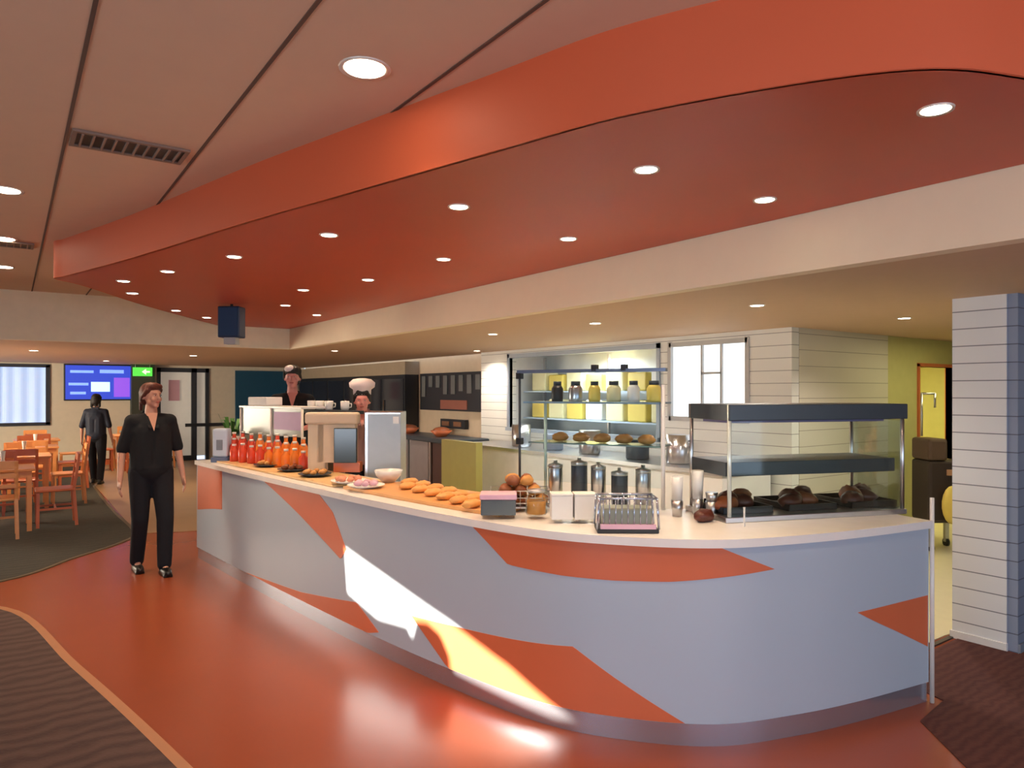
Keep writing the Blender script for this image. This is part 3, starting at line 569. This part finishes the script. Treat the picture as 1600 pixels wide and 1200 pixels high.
p = at(607, 5.2); bw = thing('bowl', 'white round bowl in front of the steel cabinet', 'bowl', (p.x,p.y,WT+.022)); MB().lathe([(.045,0),(.09,.05),(.105,.09),(.098,.09),(.08,.05),(.03,.012)]).build('bowl_shell', M['white'], bw); MB().lathe([(.0,.055),(.085,.058)]).build('bowl_filling', M['bun2'], bw)
# sandwiches / sliced breads on the timber board (630-750, 745-790)
for i in range(12):
    px = 640 + (i%6)*20; dd = 5.05 - .155*(i%6) - .22*(i//6); p = at(px-(i//6)*3, dd)
    o = lump(M['bun2'], .075,.045,.026, 200+i).build('bread_loaf', mat('toast_crust', (.78,.36,.10), .45, var=.25, scale=12)); o.location = (p.x,p.y,WT+.023); o.rotation_euler = (0,0,.3)
    tag(o, 'golden flatbread on the timber board, %s from the far end, %s row' % (['first','second','third','fourth','fifth','sixth'][i%6], ['back','front'][i//6]), 'bread', 'flatbreads on the timber board')
# juice bottles in the left case (two rows)
bt = None; k = 0
for rowi in range(3):
    for i in range(9):
        f_ = i/8; p = at(366+f_*108, 7.0-.8*f_ - .12*rowi + .05)
        m_ = 'redj' if (i < 3 or (i+rowi)%5 == 0) else 'orange'
        b_ = thing('juice_bottle', '%s juice bottle in the left glass case, %s row, %s from the left' % ('red' if m_ == 'redj' else 'orange', ['back','middle','front'][rowi], ['first','second','third','fourth','fifth','sixth','seventh','eighth','ninth'][i]), 'bottle', (p.x,p.y,WT+.017), 0, 'juice bottles in the left case')
        h_ = .25-.05*rowi+.015*(i%2)
        MB().lathe([(.036,0),(.042,.01),(.042,h_*.72),(.018,h_*.88),(.018,h_)], n=12).build('bottle_body', M[m_], b_); MB().lathe([(.02,h_),(.02,h_+.018)], n=12).build('bottle_cap', M['cap'], b_)
# dispenser at far left end (330-362, 665-722)
p = at(340, 6.95); r = thing('napkin_dispenser', 'pale blue upright dispenser on the far left end of the counter', 'dispenser', (p.x+.03,p.y-.05,WT), -YAW)
MB().box(-.075,.075,-.06,.06,.05,.33).build('dispenser_body', mat('pale_blue_plastic', (.55,.65,.80), .3), r, bevel=.02); MB().box(-.085,.085,-.07,.07,0,.05).build('dispenser_base', mat('slate_blue', (.12,.16,.28), .4), r, bevel=.008); MB().box(-.03,.03,-.064,-.058,.12,.22).build('dispenser_slot', M['greyd'], r)
p = at(368, 7.15); r = thing('menu_holder', 'cream card holder behind the pale blue dispenser', 'card', (p.x,p.y,WT), -YAW)
MB().box(-.06,.06,-.004,.004,0,.24).build('menu_card', M['paper'], r); MB().box(-.065,.065,-.03,.03,0,.012).build('card_foot', M['steel'], r)
# white cups along the staff shelf
sh = thing('staff_shelf', 'narrow dark staff shelf holding white pots behind the left case', 'shelf', tuple(at(510,6.7)), 0)
a_, b_ = at(388,7.5), at(560,6.25); rz_ = math.atan2(b_.y-a_.y,b_.x-a_.x); sh.location = (a_.x,a_.y,0); sh.rotation_euler = (0,0,rz_); LS = (b_-a_).length; ZSH = 1.50
MB().box(.25,LS,-.06,.06,ZSH-.03,ZSH).build('shelf_board', M['darkg'], sh)
for x in (.3, LS-.03): MB().bar((x,.0,WT if x < .2 else WT),(x,.0,ZSH-.03),.012).build('bracket_post', M['steel'], sh)
for px, wd, lb in ((487,'w','leftmost white pot right of the server'),(500,'n','second white pot on the staff shelf'),(514,'n','third white pot on the staff shelf'),(539,'n','white pot beside the cook with the white hat')):
    t_ = 0; f_ = (px-388)/(560-388); 
    # shelf line crossing of this column
    dx, dy = at(px,1).x, at(px,1).y; ex, ey = math.cos(rz_), math.sin(rz_); det = dx*(-ey)+dy*ex; tt = (a_.x*(-ey)+a_.y*ex)/det
    c_ = thing('pot', lb, 'pot', (dx*tt,dy*tt,ZSH), 0, 'white pots on the staff shelf'); MB().lathe([(.03,0),(.038,.02),(.04,.08),(.036,.085),(.034,.03),(.0,.01)]).build('pot_body', M['white'], c_)
    MB().path([(.038,0,.065),(.062,0,.06),(.06,0,.03),(.038,0,.025)], .005, 6).build('pot_handle', M['white'], c_)
p = onto(lc, .23, .12, Z3+.02); o = MB().box(-.17,.17,-.09,.09,0,.085).build('paper_stack', M['paper'], bevel=.01); o.location = p; o.rotation_euler = (0,0,lc.rotation_euler.z); tag(o, 'white box lying on top of the left glass case', 'box')
# till
p = at(520, 5.95); r = thing('cash_register', 'beige till with a dark customer screen on the counter', 'till', (p.x,p.y,WT+.016), -YAW)
MB().box(-.20,-.05,-.05,.05,.0,.44).build('till_column', M['beige'], r, bevel=.015); MB().box(-.22,.22,-.07,.07,.40,.50).build('till_hood', M['beige'], r, bevel=.02)
MB().box(.03,.22,-.09,-.05,.08,.37).build('till_screen', mat('dark_glass_screen', (.03,.045,.045), .15), r, bevel=.006); MB().box(.02,.24,-.06,.06,0,.08).build('till_base', M['woodr'], r)
MB().box(-.12,.20,-.05,.05,.08,.40).build('till_housing', M['beige'], r)
# steel cabinet on floor behind counter
p = at(599, 6.0); r = thing('steel_cabinet', 'upright brushed steel cabinet behind the counter near the white bowl', 'cabinet', (p.x+.06,p.y+.08,0), -YAW)
MB().box(-.155,.155,-.15,.15,0,1.50).build('cabinet_body', M['steel'], r, bevel=.008); MB().box(-.125,.155,-.158,-.150,.9,1.48).build('cabinet_door', mat('grey_steel_door', (.36,.39,.40), .4, .5, var=.1), r, bevel=.003)
MB().box(.09,.14,-.165,-.158,1.40,1.46).build('cabinet_badge', M['white'], r)
# back bar: dark wall coolers beyond, wall display, low bench (620-750)
cw = thing('cooler_wall', 'run of dark glass-fronted coolers along the far servery wall', 'cooler', (6.25,14.6,0))
MB().box(-.1,.22,-2.45,3.6,0,2.0).build('cooler_body', M['dark'], cw); 
for i in range(6): MB().box(-.112,-.10,-2.4+i*1.0,-1.5+i*1.0,.5,1.92).build('cooler_door', mat('dark_cooler_glass', (.02,.02,.03), .08), cw); MB().bar((-.13,-1.56+i*1.0,.9),(-.13,-1.56+i*1.0,1.5),.012).build('handle', M['steel'], cw)
MB().box(-.1,.22,-2.45,3.6,2.0,2.25).build('cooler_fascia', mat('tan_fascia', (.42,.34,.24), .6), cw)
tl = struct('wall_teal', MB().box(4.62,6.15,YF-.06,YF-.001,.6,2.2), M['teal'])
# wall display
y0, y1 = 9.75, 12.0
wd_ = thing('wall_display', 'dark framed wall display with grey items on beige wall', 'display', (XB+.2,10.85,1.18))
MB().box(-.03,.05,-1.1,1.1,.15,.83).build('display_frame', M['dark'], wd_)
rnd = random.Random(3)
for i in range(8): y = -.95+i*.27; hh = rnd.uniform(.2,.42); MB().box(-.045,-.03,y-.07,y+.07,.78-hh,.78).build('display_item', mat('grey_item_%d' % 1, (.16,.17,.17), .4), wd_)
MB().box(-.045,-.03,-.6,.3,.18,.34).build('display_caption', mat('rust_panel', (.35,.12,.08), .5), wd_)
sg = thing('wall_plaque', 'small black plaque with brown letters on beige wall beneath the wall display', 'sign', (XB+.19,10.75,1.02)); MB().box(-.02,.05,-.42,.42,0,.16).build('plaque_board', M['dark'], sg)
for i in range(2): MB().box(-.03,-.02,-.3+i*.4,-.05+i*.4,.04,.12).build('plaque_mark', mat('brown_mark', (.25,.11,.05), .5), sg)
bn = thing('back_bench', 'dark bench with steel panels against the beige wall', 'bench', (5.75,10.45,0))
MB().box(-.3,.35,-1.3,1.3,.86,.94).build('bench_top', M['darkg'], bn, bevel=.02)
for y in (-1.2,-.45,.35,1.2): MB().box(-.25,-.2,y-.03,y+.03,0,.86).build('leg', M['steel'], bn)
MB().box(-.22,.3,-.35,.3,.1,.86).build('steel_drawer', mat('warm_steel', (.36,.33,.34), .35, .6), bn); MB().box(-.22,.3,-1.15,-.5,.0,.86).build('dark_cupboard', mat('maroon_cupboard', (.06,.02,.015), .5), bn); MB().box(-.22,.3,.5,1.15,.1,.86).build('dark_cupboard', M['dark'], bn)
for i, y in enumerate((-.3, .4)):
    o = thing('fruit_bowl', 'brown bowl on the dark bench, %s' % ['nearer one','farther one'][i], 'bowl', (5.7,10.45+y*1.6,.94)); MB().lathe([(.08,0),(.18,.10),(.17,.10),(.07,.02)]).build('bowl_shell', M['woodr'], o); MB().ell((0,0,.1),(.14,.14,.06)).build('bowl_filling', M['bun'], o)
op = MB().box(0,.1,0,.9,0,1.0).build('low_partition', M['olive']); op.location = (4.95,7.75,0); tag(op, 'olive green low partition standing left of the white boarded wall', 'partition')
# soft dark chef bench behind the middle (staff side)
sb = thing('staff_bench', 'white staff bench with steel top along the boarded wall', 'bench', (5.75,6.3,0))
MB().box(-.35,.4,-2.1,2.6,.0,.88).build('bench_body', M['white'], sb); MB().box(-.37,.4,-2.12,2.62,.88,.92).build('bench_top', M['steel'], sb)
for i,(y,h_,m_) in enumerate(((5.0,.30,'steel'),(5.6,.22,'darkg'),(6.4,.28,'steel'),(7.1,.2,'greyd'),(7.8,.3,'steel'))):
    o = thing('stock_pot', '%s cooking pot on the staff bench, %s' % ({'steel':'steel','darkg':'charcoal','greyd':'slate'}[m_], ['below the glowing reflection pane','right of the hatch','below the hatch middle','left of the hatch middle','at the left end'][i]), 'pot', (5.72,y,.92)); MB().lathe([(.12,0),(.13,.01),(.13,h_),(.12,h_)]).build('pot_body', M[m_], o)
    for s_ in (-1,1): MB().path([(0,.13*s_,h_*.8),(0,.17*s_,h_*.8),(0,.17*s_,h_*.6),(0,.13*s_,h_*.6)], .007, 6).build('handle', M[m_], o)
# passage: trolley, yellow bucket
p = (9.0,3.75); tr = thing('cleaning_trolley', 'dark cleaning trolley with upright handle and yellow bag by the storeroom doorway', 'trolley', (8.02,3.47,0), -YAW)
MB().box(-.18,.22,-.17,.17,.30,.95).build('trolley_body', mat('dark_brown_plastic', (.035,.022,.018), .5), tr, bevel=.03); MB().box(-.18,.02,-.17,.17,.95,1.18).build('trolley_bin', mat('brown_bin', (.10,.06,.04), .5), tr, bevel=.03)
MB().path([(-.16,0,1.2),(-.16,0,1.65),(-.02,0,1.65),(-.02,0,1.5)], .012).build('handle', M['steel'], tr); MB().box(.0,.23,-.19,-.17,.80,.86).build('trolley_rail', mat('tan_rail', (.45,.25,.14), .5), tr)
for x in (-.14,.18):
    for y in (-.13,.13): MB().box(x-.02,x+.02,y-.02,y+.02,.05,.30).build('leg', M['steel'], tr); MB().bar((x-.015,y,.045),(x+.015,y,.045),.045,14).build('wheel', M['dark'], tr)
mb = MB().ell((.03,-.22,.50),(.11,.05,.20)); mb.build('yellow_bag', M['yellow'], tr)

# ------------------------------------------------------------------ television, exit sign
tv = thing('television', 'wall television showing a blue information screen', 'television', (1.64,YF-.07,1.47))
a_ = at(110,15.6); dx0, dx1 = -.67, .70
MB().box(dx0,dx1,0,.06,0,.82).build('tv_body', M['dark'], tv, bevel=.01); MB().box(dx0+.03,dx1-.03,-.004,0,.03,.79).build('screen', M['screen'], tv)
MB().box(-.15,.22,-.008,-.004,.20,.42).build('screen_box', M['scr_w'], tv)
for x0,x1,z0,z1 in ((-.55,-.1,.62,.68),(.02,.5,.62,.70),(-.58,-.2,.34,.40),(-.55,-.25,.14,.2)): MB().box(x0,x1,-.007,-.004,z0,z1).build('screen_line', M['scr_l'], tv)
MB().box(.30,.62,-.006,-.004,.08,.52).build('screen_panel', M['scr_p'], tv)
ex = thing('exit_sign', 'small green lit exit sign hanging right of the television', 'sign', (2.50,YF-.3,2.03))
MB().box(-.2,.2,0,.04,0,.2).build('sign_box', M['exit'], ex); MB().add([(-.02,-.004,.1),(.07,-.004,.17),(.07,-.004,.12),(.15,-.004,.12),(.15,-.004,.08),(.07,-.004,.08),(.07,-.004,.03)],[(0,6,5,4,3,2,1)]).build('sign_arrow', M['exitw'], ex)
for x in (-.15,.15): MB().bar((x,.02,.2),(x,.02,.27),.006,6).build('sign_rod', M['steel'], ex)
struct('wall_pier', MB().box(2.28,2.76,YF-.25,YF,0,2.3), mat('dark_green_pier', (.05,.06,.045), .6))
# potted plant far, near counter end
p = at(362,12.5); pp = thing('potted_plant', 'dark leafy plant in a tall pot beyond the left end of counter', 'plant', (p.x,p.y,0))
MB().lathe([(.14,0),(.19,.75),(.2,.78),(.17,.78),(.13,.1)]).build('plant_pot', M['terr'], pp)
mb = MB(); rnd = random.Random(5)
for i in range(46):
    t_ = rnd.uniform(0,6.28); l_ = rnd.uniform(.25,.55); up = rnd.uniform(.3,1.2); a0 = Vector((0,0,.75)); b0 = a0+Vector((math.cos(t_)*l_*.4,math.sin(t_)*l_*.4,l_*up*.9)); c0 = b0+Vector((math.cos(t_)*l_*.4,math.sin(t_)*l_*.4,-.02))
    s_ = Vector((-math.sin(t_),math.cos(t_),0))*.035; mb.add([a0,b0+s_,c0,b0-s_],[(0,1,2,3)]); 
mb.build('foliage', M['green'], pp)

# ------------------------------------------------------------------ dining furniture
def chair(label, m):
    t_ = thing('dining_chair', label, 'chair', group='wooden dining chairs')
    MB().box(-.21,.21,-.21,.20,.43,.46).build('seat', m, t_, bevel=.012)
    for x in (-1,1):
        MB().beam((x*.185,-.185,0),(x*.175,-.18,.43),.035,.035).build('leg', m, t_)
        MB().add([], []).beam((x*.19,.22,0),(x*.18,.19,.45),.035,.035).beam((x*.18,.19,.44),(x*.18,.25,.88),.035,.03).build('leg', m, t_)
    MB().beam((-.18,.245,.84),(.18,.245,.84),.025,.09).beam((-.18,.235,.72),(.18,.235,.72),.02,.05).beam((-.18,.222,.60),(.18,.222,.60),.02,.04).build('backrest', m, t_)
    MB().beam((-.18,-.18,.22),(-.185,.20,.22),.02,.025).beam((.18,-.18,.22),(.185,.20,.22),.02,.025).beam((-.18,0,.22),(.18,0,.22),.02,.025).build('stretcher', m, t_)
    return t_
def table(label, m):
    t_ = thing('dining_table', label, 'table', group='wooden dining tables')
    MB().box(-.37,.37,-.37,.37,.715,.745).build('table_top', m, t_, bevel=.006); MB().box(-.33,.33,-.33,-.31,.64,.715).box(-.33,.33,.31,.33,.64,.715).box(-.33,-.31,-.31,.31,.64,.715).box(.31,.33,-.31,.31,.64,.715).build('apron', m, t_)
    for x in (-.31,.31):
        for y in (-.31,.31): MB().box(x-.025,x+.025,y-.025,y+.025,0,.715).build('leg', m, t_)
    return t_
TD = ['table nearest the camera','second nearest table','third nearest table','table below the television','table off to the left','table behind the standing person']
TP = [(-.12,10.5),(.12,12.4),(.30,14.35),(.42,16.4),(-1.75,13.4),(2.15,17.1)]
SD = [((0,-.58),math.pi,'near side'),((0,.58),0,'far side'),((-.58,0),math.pi/2,'window side'),((.58,0),-math.pi/2,'counter side')]
c0 = chair('x', M['wood']); c1 = chair('x', M['woodr']); tb0 = table('x', M['wood']); used = {}
for i,(x,y) in enumerate(TP):
    lb = 'light wooden dining ' + TD[i]
    if i == 0: tb0.location = (x,y,.008); tb0['label'] = lb
    else: dup(tb0, (x,y,.008), 0, lb)
    for j,((dx,dy),rz_,sd) in enumerate(SD):
        base = c0 if (i+j)%2 == 0 else c1; col = 'light orange' if base is c0 else 'reddish'
        lb = '%s chair on %s of %s' % (col, sd, TD[i]); loc = (x+dx,y+dy,.008)
        if base not in used: used[base] = 1; base.location = loc; base.rotation_euler = (0,0,rz_); base['label'] = lb
        else: dup(base, loc, rz_, lb)
for i in range(3):
    x,y = TP[i]; o = thing('table_candle', 'tall pale glass vase on the ' + TD[i], 'vase', (x+.05,y,.753)); MB().lathe([(.035,0),(.04,.01),(.02,.10),(.03,.2),(.025,.2)]).build('vase_body', M['paper'], o)

# ------------------------------------------------------------------ people
def person(label, loc, rz_, H, hair='hair', skin='skin', sleeves=.55, J=None, head_turn=0, lean=0, hairlen=0, top='blackf', trou='trou', hat=None, voxel=.0085, ponytail=False, apron=False):
    s = H/1.75; t_ = thing('person', label, 'person', loc, rz_)
    j = dict(pel=(0,0,.95), waist=(0,0,1.08), chest=(0,0,1.30), neck=(0,0,1.47), head=(0,-.02,1.63),
             shl=(.170,0,1.41), ell=(.235,.03,1.13), wrl=(.262,-.05,.88), shr=(-.170,0,1.41), elr=(-.235,.03,1.13), wrr=(-.262,-.05,.88),
             hil=(.09,0,.93), knl=(.095,-.13,.50), anl=(.08,-.16,.09), hir=(-.09,0,.93), knr=(-.095,-.02,.50), anr=(-.10,.12,.10))
    if J: j.update(J)
    V = {k_: Vector(v_)*s for k_, v_ in j.items()}
    if lean:
        Rm = Matrix.Rotation(lean, 3, 'X'); c = V['pel'].copy()
        for k_ in ('waist','chest','neck','head','shl','shr','ell','elr','wrl','wrr'): V[k_] = c + Rm @ (V[k_]-c)
    q = lambda a_: a_*s; b = MB()
    # torso
    b.ell(V['pel'], (q(.165),q(.11),q(.12))); b.ell(V['waist'], (q(.135),q(.095),q(.12))); b.ell(V['chest'], (q(.165),q(.105),q(.17)))
    b.cap(V['shl']-Vector((q(.015),0,q(.02))), q(.046), V['chest']+Vector((q(.05),0,q(.07))), q(.07)); b.cap(V['shr']-Vector((-q(.015),0,q(.02))), q(.046), V['chest']+Vector((-q(.05),0,q(.07))), q(.07))
    b.cap(V['neck']-Vector((0,0,q(.04))), q(.058), V['neck']+(V['head']-V['neck'])*.45, q(.050))
    for s_ in 'lr':
        b.cap(V['sh'+s_]-Vector((0,0,q(.02))), q(.044), V['el'+s_], q(.037)); b.cap(V['el'+s_], q(.037), V['wr'+s_], q(.025))
        b.cap(V['hi'+s_], q(.09), V['kn'+s_], q(.056)); b.cap(V['kn'+s_], q(.056), V['an'+s_], q(.036)); b.cap(V['an'+s_], q(.036), V['an'+s_]+Vector((0,-q(.10),-q(.055))), q(.022))
        # hand: palm, four fingers, thumb
        w0 = V['wr'+s_]; d = (w0-V['el'+s_]).normalized(); side = -1 if s_ == 'l' else 1; fr = Vector((0,-1,0)); fr = (fr-d*fr.dot(d)).normalized(); inn = d.cross(fr)*(-side)
        b.cap(w0+d*q(.02), q(.022), w0+d*q(.07)+fr*q(.012), q(.018)); b.cap(w0+d*q(.03), q(.020), w0+d*q(.075)-fr*q(.016), q(.017))
        for n_, (o_, l_) in enumerate(((.030,.075),(.010,.085),(-.010,.080),(-.028,.062))):
            r0 = w0+d*q(.08)+fr*q(o_); m0 = r0+d*q(l_*.55)+inn*q(.006); e0 = m0+d*q(l_*.42)+inn*q(.018); b.cap(r0,q(.0095),m0,q(.0085),8); b.cap(m0,q(.0085),e0,q(.007),8)
        r0 = w0+d*q(.035)+fr*q(.022); m0 = r0+d*q(.028)+fr*q(.024); e0 = m0+d*q(.032)+fr*q(.006); b.cap(r0,q(.012),m0,q(.010),8); b.cap(m0,q(.010),e0,q(.008),8)
    # head
    Rh = Matrix.Rotation(head_turn, 3, 'Z'); hc = V['head']; h_ = lambda x,y,z: hc + Rh @ Vector((q(x),q(y),q(z)))
    b.ell(h_(0,.012,.025), (q(.076),q(.093),q(.092)), rot=Rh); b.ell(h_(0,-.022,-.035), (q(.058),q(.066),q(.078)), rot=Rh); b.ell(h_(0,-.060,-.088), (q(.028),q(.026),q(.022)), rot=Rh)
    b.cap(h_(0,-.086,.012), q(.010), h_(0,-.106,-.024), q(.013), 8); b.ell(h_(0,-.075,.028), (q(.052),q(.02),q(.012)), rot=Rh)
    for x in (-1,1): b.ell(h_(x*.077,.012,-.008), (q(.010),q(.018),q(.030)), rot=Rh); b.ell(h_(x*.036,-.068,-.03), (q(.022),q(.018),q(.02)), rot=Rh)
    b.build('body', M[skin], t_, remesh=voxel, smooth=3)
    for x in (-1,1):
        e = MB().ell(h_(x*.031,-.0835,.006), (q(.010),q(.005),q(.004)), 10, 6, Rh).build('eye', M['eyew'], t_); MB().ell(h_(x*.031,-.0895,.006), (q(.005),q(.004),q(.004)), 8, 6, Rh).build('pupil', M['dark'], e)
    MB().ell(h_(0,-.086,-.056), (q(.024),q(.008),q(.008)), 10, 6, Rh).build('lips', M['lips'], t_)
    # shirt
    c = MB(); g = .016
    c.ell(V['pel']+Vector((0,0,q(.0))), (q(.185),q(.135),q(.14))); c.cap(V['pel']+Vector((-q(.05),0,q(.02))), q(.130), V['chest']+Vector((-q(.055),0,q(.0))), q(.122)); c.cap(V['pel']+Vector((q(.05),0,q(.02))), q(.130), V['chest']+Vector((q(.055),0,q(.0))), q(.122)); c.ell(V['chest'], (q(.178),q(.125),q(.165)))
    for s_, x in (('l',1),('r',-1)):
        c.cap(V['sh'+s_]-Vector((x*q(.012),0,q(.012))), q(.066), V['chest']+Vector((x*q(.05),0,q(.07))), q(.09)); c.cap(V['sh'+s_]-Vector((x*q(.012),0,q(.012))), q(.064), V['neck']+Vector((0,q(.015),-q(.045))), q(.060)); e = V['sh'+s_].lerp(V['el'+s_], min(1, sleeves*1.7)); c.cap(V['sh'+s_]-Vector((x*q(.01),0,q(.01))), q(.060), e, q(.054))
    c.build('shirt', M[top], t_, remesh=.011, smooth=2)
    MB().add([V['neck']+Vector((-q(.045),q(-.060),q(.005))),V['neck']+Vector((q(.045),q(-.060),q(.005))),V['neck']+Vector((0,q(-.142),q(-.16)))],[(0,2,1)]).build('neckline', M[skin], t_)
    k_ = MB()
    for x in (-1,1): k_.beam(V['neck']+Vector((x*q(.068),q(.01),q(-.005))), V['neck']+Vector((x*q(.020),q(-.128),q(-.14))), q(.05), q(.022))
    k_.beam(V['neck']+Vector((-q(.07),q(.05),q(.0))), V['neck']+Vector((q(.07),q(.05),q(.0))), q(.03), q(.05)); k_.build('collar', M[top], t_, remesh=.009, smooth=2)
    # trousers
    c = MB(); c.ell(V['pel']-Vector((0,0,q(.02))), (q(.178),q(.125),q(.13)))
    for s_ in 'lr': c.cap(V['hi'+s_], q(.104), V['kn'+s_], q(.074)); c.cap(V['kn'+s_], q(.074), V['an'+s_]+Vector((0,-q(.01),-q(.0))), q(.062))
    c.build('trousers', M[trou], t_, remesh=.012, smooth=2)
    for s_ in 'lr':
        a0 = V['an'+s_]; z = -a0.z if a0.z < q(.12) else -q(.09)
        MB().ell(a0+Vector((0,-q(.055),z+q(.035))), (q(.047),q(.14),q(.040))).ell(a0+Vector((0,q(.02),z+q(.055))), (q(.042),q(.055),q(.05))).box(a0.x-q(.038),a0.x+q(.038),a0.y-q(.17),a0.y+q(.06),a0.z+z,a0.z+z+q(.02)).build('shoe', M['shoe'], t_, remesh=.009, smooth=1)
    if apron: MB().box(-q(.15),q(.15),-q(.16),-q(.145),q(.6),q(1.25)).build('apron', M['navy'], t_)
    # hair
    c = MB(); c.ell(h_(0,.024,.042), (q(.084),q(.096),q(.088)), rot=Rh); c.ell(h_(0,.055,-.02), (q(.078),q(.06),q(.075)), rot=Rh)
    for x in (-1,1): c.cap(h_(x*.07,-.035,.055), q(.02), h_(x*.078,.02,-.01), q(.018), 8)
    c.cap(h_(-.035,-.058,.088), q(.026), h_(.045,-.056,.085), q(.026), 8); c.ell(h_(0,-.022,.082), (q(.074),q(.062),q(.045)), rot=Rh)
    if ponytail: c.ell(h_(0,.125,.03), (q(.03),q(.035),q(.03)), rot=Rh); c.cap(h_(0,.13,.02), q(.026), h_(0,.145,-.13), q(.014), 8)
    if hairlen: 
        for x in (-1,0,1): c.cap(h_(x*.06,.045,-.0), q(.035), h_(x*.07,.05,-hairlen), q(.025), 8)
    c.build('hair', M[hair], t_, remesh=.009, smooth=2)
    if hat == 'chef':
        MB().lathe([(q(.088),0),(q(.09),q(.05)),(q(.125),q(.075)),(q(.13),q(.12)),(q(.09),q(.155)),(q(.03),q(.165))], tuple(h_(0,.01,.065))).build('chef_hat', M['hat'], t_)
    if hat == 'cap':
        MB().ell(h_(0,.01,.065), (q(.092),q(.105),q(.065)), rot=Rh).build('cap', M['hair2'], t_); MB().ell(h_(-.02,-.045,.085), (q(.055),q(.055),q(.042)), rot=Rh).build('cap_badge', M['hat'], t_)
    return t_
PM = gnd(236, 893)
person('woman in black shirt and trousers walking down the red aisle', (PM.x,PM.y,0), R(2), 1.75, 'hair', head_turn=R(28), ponytail=True)
PF = gnd(150, 756)
person('distant person in dark clothes standing below the television', (PF.x,PF.y,.008), R(160), 1.62, 'hair2', 'skin', sleeves=1.0, hairlen=.12, top='navy', voxel=.014)
for nm, px, dd, lb in (('x',455,7.55,'low timber duckboard under the server'),('y',565,7.0,'low timber duckboard under the cook')):
    p = at(px,dd); o = MB().box(-.3,.3,-.3,.3,0,.12).build('duckboard', M['woodr']); o.location = (p.x,p.y,.006); tag(o, lb, 'platform')
p = at(457,7.55); person('server with pink face behind the left glass case', (p.x,p.y,.126), R(-20), 1.82, 'hair2', 'skin2', head_turn=R(-5), hat='cap', top='blackf', voxel=.01,
    J=dict(ell=(.23,-.05,1.14), wrl=(.12,-.30,1.12), elr=(-.23,-.05,1.14), wrr=(-.12,-.30,1.12), anl=(.08,0,.09), anr=(-.08,0,.09), knl=(.09,-.01,.5), knr=(-.09,-.01,.5)))
p = at(567,7.0); person('cook in puffy white hat bent forward behind the till', (p.x,p.y,.126), R(-25), 1.66, 'hair2', 'skin2', lean=R(22), hat='chef', top='shirtw', voxel=.01,
    J=dict(head=(0,-.05,1.60), ell=(.23,-.05,1.14), wrl=(.12,-.26,1.05), elr=(-.23,-.05,1.14), wrr=(-.12,-.26,1.05), anl=(.08,0,.09), anr=(-.08,0,.09), knl=(.09,-.01,.5), knr=(-.09,-.01,.5)))
